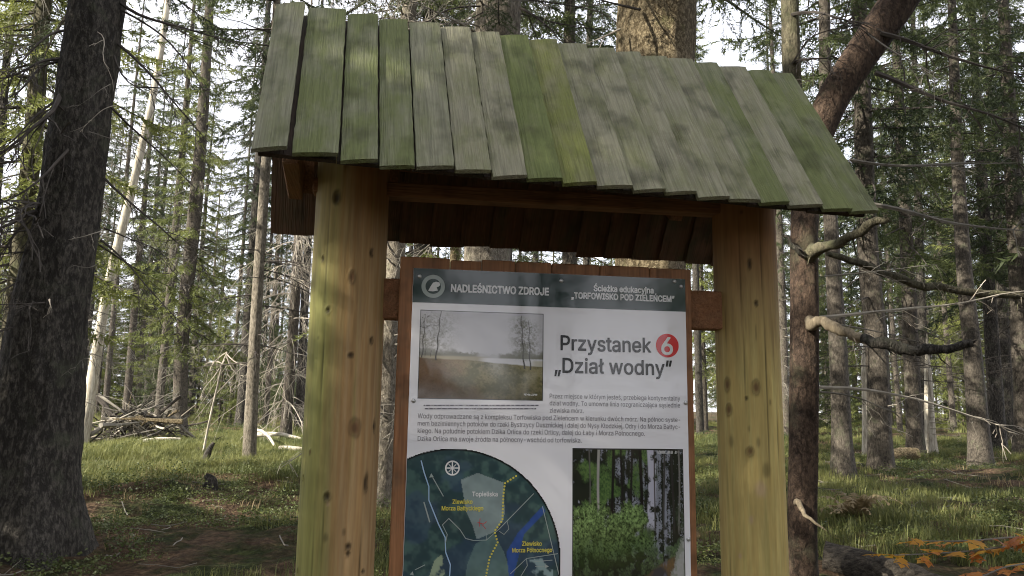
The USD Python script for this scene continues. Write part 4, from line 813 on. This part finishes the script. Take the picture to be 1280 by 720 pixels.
def rafter(x, w, front):
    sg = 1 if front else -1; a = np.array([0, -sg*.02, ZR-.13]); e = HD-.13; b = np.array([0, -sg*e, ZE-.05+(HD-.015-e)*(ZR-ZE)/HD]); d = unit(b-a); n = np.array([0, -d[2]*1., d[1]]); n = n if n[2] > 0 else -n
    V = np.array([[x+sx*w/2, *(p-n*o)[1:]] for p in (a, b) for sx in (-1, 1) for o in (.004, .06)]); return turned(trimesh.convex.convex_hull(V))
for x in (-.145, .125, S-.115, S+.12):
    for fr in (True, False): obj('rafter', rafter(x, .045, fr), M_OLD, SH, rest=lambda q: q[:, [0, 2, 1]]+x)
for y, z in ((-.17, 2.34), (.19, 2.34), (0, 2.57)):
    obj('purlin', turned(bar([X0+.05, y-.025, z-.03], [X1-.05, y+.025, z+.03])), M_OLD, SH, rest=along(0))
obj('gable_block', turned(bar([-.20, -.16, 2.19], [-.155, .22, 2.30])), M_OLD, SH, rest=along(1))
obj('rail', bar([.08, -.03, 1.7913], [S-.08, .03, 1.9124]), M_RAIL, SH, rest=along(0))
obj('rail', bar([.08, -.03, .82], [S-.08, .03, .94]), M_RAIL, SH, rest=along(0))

# ------------------------------------------------------------------ the information board
YP = -.06                                              # front face of its planks
BD = thing('information_board', 'white printed information board with a dark green header on brown planks', 'information board')
def on_panel(px, py, y=YP-.0055): return at_y(px, py, y)
bx = [at_y(p, 328, YP)[0] for p in (500, 563, 602, 645, 690, 750, 812, 864)]; gb = np.random.default_rng(6)
for i in range(7):
    zt = 1.9743+gb.normal(0, .0015); m = bar([bx[i]+.0012, YP+.0008*gb.normal(), .62], [bx[i+1]-.0012, YP+.025, zt], .003)
    obj('plank', m, M_PLANK, BD, rest=(i*1.3, 0, i*.7))
xl, xr, zt, zb = on_panel(516.5, 345)[0], on_panel(857.5, 400)[0], on_panel(690, 342)[2], .66
def sheet(x0, x1, z0, z1, y, nx=2, nz=2):
    X, Z = np.meshgrid(np.linspace(x0, x1, nx), np.linspace(z1, z0, nz)); v = np.stack([X, 0*X+y, Z], -1).reshape(-1, 3)
    i, j = np.meshgrid(np.arange(nz-1), np.arange(nx-1), indexing='ij'); a = i*nx+j; f = np.vstack([np.stack([a, a+nx, a+nx+1], -1).reshape(-1, 3), np.stack([a, a+nx+1, a+1], -1).reshape(-1, 3)]); return v, f
PN = obj('panel', bar([xl, YP-.0055, zb], [xr, YP-.0015, zt], .001), P_WHITE, BD).GetPrim() if False else None
PNp = thing('panel', parent=BD)
obj('sheet', bar([xl, YP-.0055, zb], [xr, YP-.0015, zt], .001), P_WHITE, PNp)
YF = YP-.0055
def flat(poly, y, material, name, label=None):
    ms = [trimesh.creation.extrude_polygon(p, .001, engine='earcut') for p in getattr(poly, 'geoms', [poly]) if not p.is_empty]; m = trimesh.util.concatenate(ms)
    k = m.face_normals[:, 2] > .5; m = trimesh.Trimesh(m.vertices, m.faces[k], process=False); m.remove_unreferenced_vertices(); v = np.array(m.vertices)
    return obj(name, (np.c_[v[:, 0], np.full(len(v), y), v[:, 1]], m.faces), material, PNp, label=label)
zh = .5*(on_panel(516, 378.5)[2]+on_panel(857, 389)[2])
flat(sbox(xl+.0005, zh, xr-.0005, zt-.0005), YF-.0006, P_GREEN, 'header')
def text(s, x0, x1, base0, base1, cap, material, bold=False, y=YF-.0012, name='lettering', label=None):
    a, b = on_panel(x0, base0), on_panel(x1, base1); h = on_panel(x0, base0-cap)[2]-a[2]
    m = meshkit.text_mesh(s, h, .0005, bold); k = m.face_normals[:, 2] > .5; m = trimesh.Trimesh(m.vertices, m.faces[k], process=False); m.remove_unreferenced_vertices()
    v = np.array(m.vertices); w = v[:, 0].max()-v[:, 0].min(); v[:, 0] = a[0]+(v[:, 0]-v[:, 0].min())*(b[0]-a[0])/w
    obj(name, (np.c_[v[:, 0], np.full(len(v), y), v[:, 1]+.5*(a[2]+b[2])], m.faces), material, PNp, label=label or 'lettering that reads '+s[:60])
text('NADLEŚNICTWO ZDROJE', 563.5, 686, 364.3, 369.3, 9, P_LETTER, 2)
text('Ścieżka edukacyjna', 742, 817, 364, 366.2, 7, P_LETTER, 2)
text('„TORFOWISKO POD ZIELEŃCEM”', 714, 843, 374, 376.2, 7.3, P_LETTER, 2)
text('Przystanek', 700.5, 814, 437.3, 440.5, 18, P_BLACK, True)
text('„Dział wodny”', 693, 840, 466, 468.3, 18, P_BLACK, True)
for s, x1, y in (('Przez miejsce w którym jesteś, przebiega kontynentalny', 850, 499), ('dział wodny. To umowna linia rozgraniczająca sąsiednie', 850, 507.7), ('zlewiska mórz.', 729.5, 515.7)): text(s, 687, x1, y, y+.6, 5.8, P_GREY)
for s, x1, y in (('Wody odprowadzane są z kompleksu Torfowiska pod Zieleńcem w kierunku dwóch mórz. Na północ syste-', 850, 525), ('mem bezimiennych potoków do rzeki Bystrzycy Dusznickiej i dalej do Nysy Kłodzkiej, Odry i do Morza Bałtyc-', 850, 534),
                 ('kiego. Na południe potokiem Dzika Orlica do rzeki Orlicy, dalej do Łaby i Morza Północnego.', 806, 542.8), ('Dzika Orlica ma swoje źródła na północny-wschód od torfowiska.', 727, 552)): text(s, 522, x1, y, y+.3, 6, P_GREY)
def px_poly(pts): return Polygon([(p[0], p[2]) for p in (on_panel(*q) for q in pts)])
def px_line(pts, w): return LineString([(p[0], p[2]) for p in (on_panel(*q) for q in pts)]).buffer(w)
def px_disc(x, y, r, n=24): c = on_panel(x, y); e = on_panel(x+r, y); return Point(c[0], c[2]).buffer(e[0]-c[0], n)
flat(px_disc(834, 432, 14.2), YF-.0012, P_RED, 'number_disc', 'red disc around the number')
text('6', 826.3, 841.3, 443, 443, 21, P_LETTER, True, YF-.0018, 'lettering', 'white digit 6 on the red disc')
text('6', 829.5, 838.6, 441, 441, 17, P_RED, False, YF-.0024, 'lettering', 'red inner outline of the digit 6') if False else None
# emblem of the header: ring and white shape
flat(px_disc(541.5, 358, 14.6).difference(px_disc(541.5, 358, 9.6)), YF-.0012, P_FADE, 'emblem_ring')
flat(px_poly([(535.5, 363.5), (538.5, 358), (541.5, 353.5), (545, 352.5), (549, 353.2), (550, 356.5), (548, 358.3), (545.5, 359), (547, 363.2), (541, 364)]).buffer(.0006), YF-.0012, P_LETTER, 'emblem_figure')
# tiny unreadable caption under the photograph: broken strokes
gc = np.random.default_rng(3)
for y0, xa, xb in ((507, 529.5, 673), (511, 531, 670)):
    x = xa; ps = []
    while x < xb:
        w = gc.uniform(1.5, 7); ps.append(px_poly([(x, y0-1), (min(x+w, xb), y0-1), (min(x+w, xb), y0+.5), (x, y0+.5)])); x += w+gc.uniform(.6, 1.2)
    flat(shapely.union_all(ps), YF-.0012, P_GREY, 'caption_line')

# printed pictures: colours on a fine grid of vertices
def fb(u, v, su, sv, o=4, seed=0): return meshkit.fbm(np.stack([u*su, v*sv, 0*u], -1), o, seed)
def photo_stream(u, v):
    n1, n2, n3, n4 = fb(u, v, 60, 70, 4, 1), fb(u, v, 130, 150, 2, 2), fb(u, v, 9, 8, 4, 3), fb(u, v, 24, 22, 4, 4)
    leafy_ = np.clip((.55*n1+.45*n2-.28)/.42, 0, 1)
    c = np.empty(u.shape+(3,)); c[:] = [.016, .02, .014]
    # forest backdrop: dark trunks, pale gaps of sky, patches of leaves
    col = fb(u*1., v*.0+.3, 46, 1, 3, 5); gap = sm(.6*col+.25*n4+.35*n2, .60, .70)*sm(n4+.35*(u-.5), .40, .58)
    c = mixc(c, gap*.65, [.36, .38, .46]); c = mixc(c, sm(n3+.2*(n2-.5), .50, .66)*(1-sm(u, .62, .80)), [.035, .075, .025]); c = mixc(c, sm(n3, .5, .66)*leafy_*(1-sm(u, .62, .80)), [.12, .20, .06])
    for x, w, b in ((.235, .011, .34), (.15, .006, .10), (.36, .012, .012), (.44, .008, .014), (.53, .010, .02), (.61, .014, .012), (.82, .009, .05), (.90, .010, .03), (.955, .007, .18)):
        c = mixc(c, sm(w*(1.15-.3*v)-np.abs(u-x-.008*np.sin(v*7+x*40)), -.002, .004)*(1-sm(v, .46, .52)), [b, b*.97, b*.9])
    k = sm(.035-np.abs(u-.705-.01*np.sin(v*9)), -.008, .006)*(1-sm(v, .44, .50)); c = mixc(c, k*sm(n4+.3*n2, .45, .62), [.46, .46, .54]); c = mixc(c, sm(.006-np.abs(u-.735), -.002, .003)*(v < .48), [.05, .045, .04])
    c = mixc(c, sm(n3*.6+n4*.4, .52, .62)*sm(v, .30, .42)*sm(u, .62, .7)*.8, [.05, .07, .04])
    # the bush: lobes with ragged edges
    bush = np.zeros_like(u)
    for x, y, rx, ry in ((.17, .46, .22, .15), (.40, .50, .26, .14), (.30, .60, .34, .18), (.52, .42, .16, .12), (.62, .56, .14, .07), (.08, .56, .14, .18)):
        bush = np.maximum(bush, 1-sm(np.hypot((u-x)/rx, (v-y)/ry)+.9*(n4-.5)+.5*(n1-.5), .72, 1.02))
    up = np.clip(1.25-(v-.36)/.24+.8*(n3-.5), 0.04, 1.1); b = np.array([.018, .034, .010])+(leafy_**1.4*up)[..., None]*np.array([.24, .36, .13]); c = c*(1-bush[..., None])+b*bush[..., None]
    dk = sm(v+.30*(n4-.5)+.1*(n1-.5), .60, .74); c = mixc(c, dk*.93, [.012, .014, .011])
    c = mixc(c, leafy_*sm(n4, .48, .62)*sm(v, .52, .58)*(1-sm(v, .68, .80))*.8, [.12, .19, .08])
    w = sm(u-(.90-.95*(v-.62)/.42)+.05*(n4-.5), 0, .06)*sm(v, .62, .66); c = mixc(c, w, [.05, .048, .05]); c = mixc(c, w*sm(n3, .42, .62)*np.clip(.1+n1, 0, 1)*.8, [.22, .13, .035]); c = mixc(c, w*sm(fb(u, v, 22, 7, 4, 9), .50, .66)*.6, [.16, .17, .23])
    bank = sm(u-(.99-.17*(v-.50)/.34)+.06*(n4-.5)+.03*(n2-.5), 0, .025)*sm(v, .50, .55); c = mixc(c, bank, [.36, .36, .35]); c = mixc(c, bank*sm(n4, .5, .64)*.6, [.15, .18, .12]); c = mixc(c, bank*leafy_*.3, [.24, .26, .2])
    c = mixc(c, (np.abs(u-.86) < .095)*(np.abs(v-.02) < .009)*.7*(fb(u, v, 90, 60, 2, 3) > .42), [.6, .6, .6])
    fr = np.minimum(np.minimum(u, 1-u), np.minimum(v, 1-v)); return mixc(c, (fr < .008)*1., [.03, .03, .03])
def photo_lake(u, v):
    n1, n2, n3, n4 = fb(u, v, 70, 55, 4, 1), fb(u, v, 150, 120, 2, 2), fb(u, v, 9, 9, 4, 3), fb(u, v, 26, 20, 4, 4)
    c = np.empty(u.shape+(3,)); c[:] = [.58, .57, .60]; c *= (1-.10*(1-v)+.05*(n3-.5))[..., None]
    far = sm(v-.485+.06*(n4-.5)+.03*(n1-.5), -.02, .015)*(1-sm(v, .555, .57)); c = mixc(c, far*(1-.75*sm(u, .44, .50)*(1-sm(u, .62, .66))), [.20, .19, .15])
    c = mixc(c, sm(v, .50, .53)*(1-sm(u, .45, .6)), [.34, .30, .21])
    ridge = sm(v-.44+.10*(n4-.5)-.05*sm(u, .2, .4), -.03, .03)*(1-sm(v, .50, .53))*(1-sm(u, .30, .5)); c = mixc(c, ridge*.75, [.15, .15, .12])
    c = mixc(c, sm(v-.46+.08*(n4-.5), -.02, .02)*(1-sm(v, .53, .56))*sm(u, .66, .80)*.85, [.17, .17, .13])
    c = mixc(c, sm(v, .525, .535)*(1-sm(v, .60, .62))*sm(u, .46, .56), [.66, .65, .67]); c = mixc(c, sm(v, .54, .56)*(1-sm(v, .62, .64))*sm(u, .88, .95)*.6, [.40, .36, .20])
    gl = .535+.016*np.sin(u*3)+.125*np.clip(u-.42, 0, 1)+.012*(n4-.5); k = sm(v, gl, gl+.015); t = np.clip(.5*n3+.3*n1+.2*n2, 0, 1)
    g = mixc(np.broadcast_to(np.array([.105, .10, .035]), c.shape).copy(), sm(t, .36, .62), [.25, .215, .10]); g = mixc(g, sm(.62-u+.5*(n3-.5)+.5*(v-.7), .05, .6)*.85, [.16, .085, .05]); g = mixc(g, sm(n2, .5, .8)*.35, [.05, .04, .02]); g *= (1.05-.5*sm(v, .66, 1.0))[..., None]
    g = mixc(g, np.exp(-((u-.62-.1*(v-.6))/.06)**2)*(1-sm(v, .60, .82))*.45*(.5+n1), [.50, .49, .44]); g = mixc(g, np.exp(-((u-.695)/.02)**2)*(1-sm(v, .60, .8))*.6, [.08, .075, .03]); c = c*(1-k[..., None])+g*k[..., None]
    for x, b, top, w, sp, leaf, lean in ((.135, .57, .00, .008, .12, .75, .05), (.845, .645, .03, .008, .085, 1., -.05), (.895, .655, .08, .007, .075, .95, -.03), (.05, .53, .33, .004, .05, .6, 0), (.095, .53, .36, .004, .05, .6, 0), (.025, .54, .05, .006, .07, .7, .03)):
        cx = x+lean*(b-v)+.004*np.sin(v*31+x*9); fo = np.clip((.5*n1+.3*n2+.35*n4-.46)/.22, 0, 1)*np.exp(-((u-cx)/sp)**2)*sm(v, top-.03, top+.10)*(1-sm(v, b-.20, b-.06))
        c = mixc(c, fo*leaf*.8, [.13, .13, .085]); c = mixc(c, sm(w*(.35+.9*(v-top))-np.abs(u-cx), -.0015, .0025)*(v > top)*(v < b), [.04, .035, .03])
    def twig(x0, y0, x1, y1, w):
        d = np.array([x1-x0, y1-y0]); L = d@d; t2 = np.clip(((u-x0)*d[0]+(v-y0)*d[1])/L, 0, 1); return sm(w-np.hypot(u-x0-t2*d[0], v-y0-t2*d[1]-.02*np.sin(t2*9)*.5), -.002, .002)
    for q in ((0, .20, .09, .02, .006), (0, .12, .05, .03, .005), (.02, .20, .15, .16, .004), (.155, .14, .22, .05, .003), (.15, .28, .24, .22, .003), (.14, .33, .07, .27, .003)): c = mixc(c, twig(*q)*.85, [.07, .062, .055])
    c = mixc(c, (np.abs(u-.90) < .055)*(np.abs(v-.935) < .012)*.7*(n2 > .42), [.7, .7, .7])
    fr = np.minimum(np.minimum(u*1.37, (1-u)*1.37), np.minimum(v, 1-v)); return mixc(c, (fr < .008)*1., [.04, .04, .04])
def picture(name, label, fn, x0, x1, z0, z1, nx, nz, keep=None):
    v, f = sheet(x0, x1, z0, z1, YF-.0008, nx, nz); u, w = (v[:, 0]-x0)/(x1-x0), (z1-v[:, 2])/(z1-z0); c = fn(u, w)
    obj(name, (v, f), P_COLOR, PNp, smooth=True, color=np.clip(c, .01, .8), label=label)
a, b = on_panel(525.5, 388.5), on_panel(678.5, 501)
picture('printed_photograph', 'printed photograph of a lake shore with bare trees', photo_lake, a[0], b[0], b[2], .5*(a[2]+on_panel(678.5, 391)[2]), 250, 190)
a, b = on_panel(715.5, 560), on_panel(853.5, 560)
picture('printed_photograph', 'printed photograph of a forest stream with a green bush', photo_stream, a[0], b[0], a[2]-.49, a[2], 230, 300)
# round map
mc = on_panel(563, 704); mr = on_panel(701.3, 704)[0]-mc[0]
def map_colour(x, z):
    q = np.stack([x*9, z*9, 0*x], -1); n, n2 = meshkit.fbm(q, 4, 1), meshkit.fbm(q*4, 4, 2); c = np.empty(x.shape+(3,)); c[:] = [.022, .045, .05]
    c = mixc(c, sm(n2, .45, .68)*.6, [.055, .10, .085]); c = mixc(c, sm(n, .52, .62)*.5, [.03, .05, .09])
    def inside(pts): return shapely.contains_xy(px_poly(pts), x, z)*1.0
    c = mixc(c, inside([(576, 600), (597, 591), (629, 603), (631, 640), (628, 652), (618, 665), (596, 674), (590, 655), (583, 640)])*.85, [.17, .215, .215])
    c = mixc(c, inside([(594, 680), (618, 668), (630, 690), (640, 720), (600, 780), (575, 760), (584, 705)])*.6, [.10, .16, .15])
    c = mixc(c, inside([(633, 690), (648, 665), (679, 632), (682, 640), (655, 668), (642, 720), (636, 720)])*.8, [.02, .055, .22])
    c = mixc(c, inside([(543, 700), (556, 690), (560, 712), (545, 730), (535, 725)])*sm(n2, .4, .5), [.20, .25, .17]); c = mixc(c, inside([(662, 700), (690, 695), (692, 730), (655, 730)])*sm(n2, .45, .55)*.7, [.22, .30, .30])
    return c*(1.15+.6*n2)[..., None]
N = 260; v, f = sheet(mc[0]-mr, mc[0]+mr, mc[2]-mr, mc[2]+mr, YF-.0008, N, N); rr = np.hypot(v[:, 0]-mc[0], v[:, 2]-mc[2]); ok = (rr < mr) & (v[:, 0] > xl+.001)
fk = ok[f].all(1); c = map_colour(v[:, 0], v[:, 2]); c = mixc(c, sm(rr, mr*.975, mr*.985), [.012, .016, .018]); used = np.unique(f[fk]); remap = np.full(len(v), -1); remap[used] = np.arange(len(used))
obj('printed_map', (v[used], remap[f[fk]]), P_COLOR, PNp, smooth=True, color=np.clip(c[used], .01, .8), label='round aerial map with rivers, paths and yellow names')
clip = Point(mc[0], mc[2]).buffer(mr*.985, 60).intersection(sbox(xl+.001, zb, xr, zt)); ym = YF-.0014
flat(shapely.union_all([px_line([(526.5, 576), (530, 590), (536, 608), (536, 625), (548, 655), (556.5, 672), (557, 690), (563, 706), (561, 730)], .0016)]).intersection(clip), ym, P_BLUE, 'map_river')
flat(shapely.union_all([px_line([(557, 678), (559, 668), (553, 656), (561, 648), (575, 662), (582, 673), (592, 675.5), (608, 675), (624, 661), (667, 617)], .0010), px_line([(624, 664), (630, 668), (636, 661), (634, 652)], .0007), px_line([(608, 675), (608, 667)], .0007),
      px_line([(678, 633), (699, 720)], .0010), px_line([(638, 717), (658, 698), (697, 692)], .0009), px_line([(658, 698), (659, 707), (651, 720)], .0009)]).intersection(clip), ym-.0003, P_FADE, 'map_paths')
dots = []
for pts in ([(645, 595), (631, 604), (629, 620), (628, 650), (618, 664), (622, 678), (612, 697), (607, 722)],):
    L = LineString(pts); dots += [px_disc(*L.interpolate(t).coords[0], 1.25, 4) for t in np.arange(0, L.length, 4.1)]
flat(shapely.union_all(dots).intersection(clip), ym-.0006, P_YELLOW, 'map_boundary')
flat(shapely.union_all([px_line([(597, 653), (604, 655), (608, 652)], .0008), px_line([(600, 648), (599, 658)], .0007), px_line([(603, 656), (607, 661)], .0007)]), ym-.0006, P_RED, 'map_mark')
flat(shapely.union_all([px_line([(530, 628), (537, 652)], .0018), px_line([(541, 597), (554, 620)], .0013), px_poly([(536.5, 597), (539, 591.5), (542, 596)]), px_poly([(681, 710), (681, 705), (686, 708)]), px_line([(668, 702), (690, 700)], .0009), px_line([(669, 708), (680, 708)], .0009), px_line([(519, 712), (531, 706)], .0010), px_poly([(512, 718), (516, 714), (517, 719)])]).intersection(clip), ym-.0006, P_FADE, 'map_arrows')
flat(px_disc(565.5, 585, 9.2).difference(px_disc(565.5, 585, 7.4)).union(shapely.union_all([px_line([(565.5, 578), (565.5, 592)], .0018), px_line([(558.5, 585), (572.5, 585)], .0018), px_line([(561, 580.5), (570, 589.5)], .0009), px_line([(561, 589.5), (570, 580.5)], .0009)])), ym-.0006, P_LETTER, 'compass_rose')
text('Topieliska', 590, 622, 620, 620.3, 5.5, P_LETTER, True, ym-.0009)
text('Zlewisko', 565.5, 590.5, 629.5, 629.8, 5.3, P_YELLOW, True, ym-.0009); text('Morza Bałtyckiego', 552, 604, 637.5, 638, 5.3, P_YELLOW, True, ym-.0009)
text('Zlewisko', 652.5, 677, 682, 682, 5.3, P_YELLOW, True, ym-.0009); text('Morza Północnego', 640, 690, 690, 690, 5.3, P_YELLOW, True, ym-.0009)
# screws
for px, py in ((524.5, 345.5), (701.5, 351), (851, 358), (516.8, 501), (857, 503.5), (860.5, 674), (843, 352)):
    p = on_panel(px, py); s = trimesh.creation.icosphere(2, 1.0); s.apply_transform(np.diag([.0065, .004, .0065, 1])); s.apply_translation([p[0], YF-.0015, p[2]]); obj('screw', s, STEEL, BD, smooth=True)
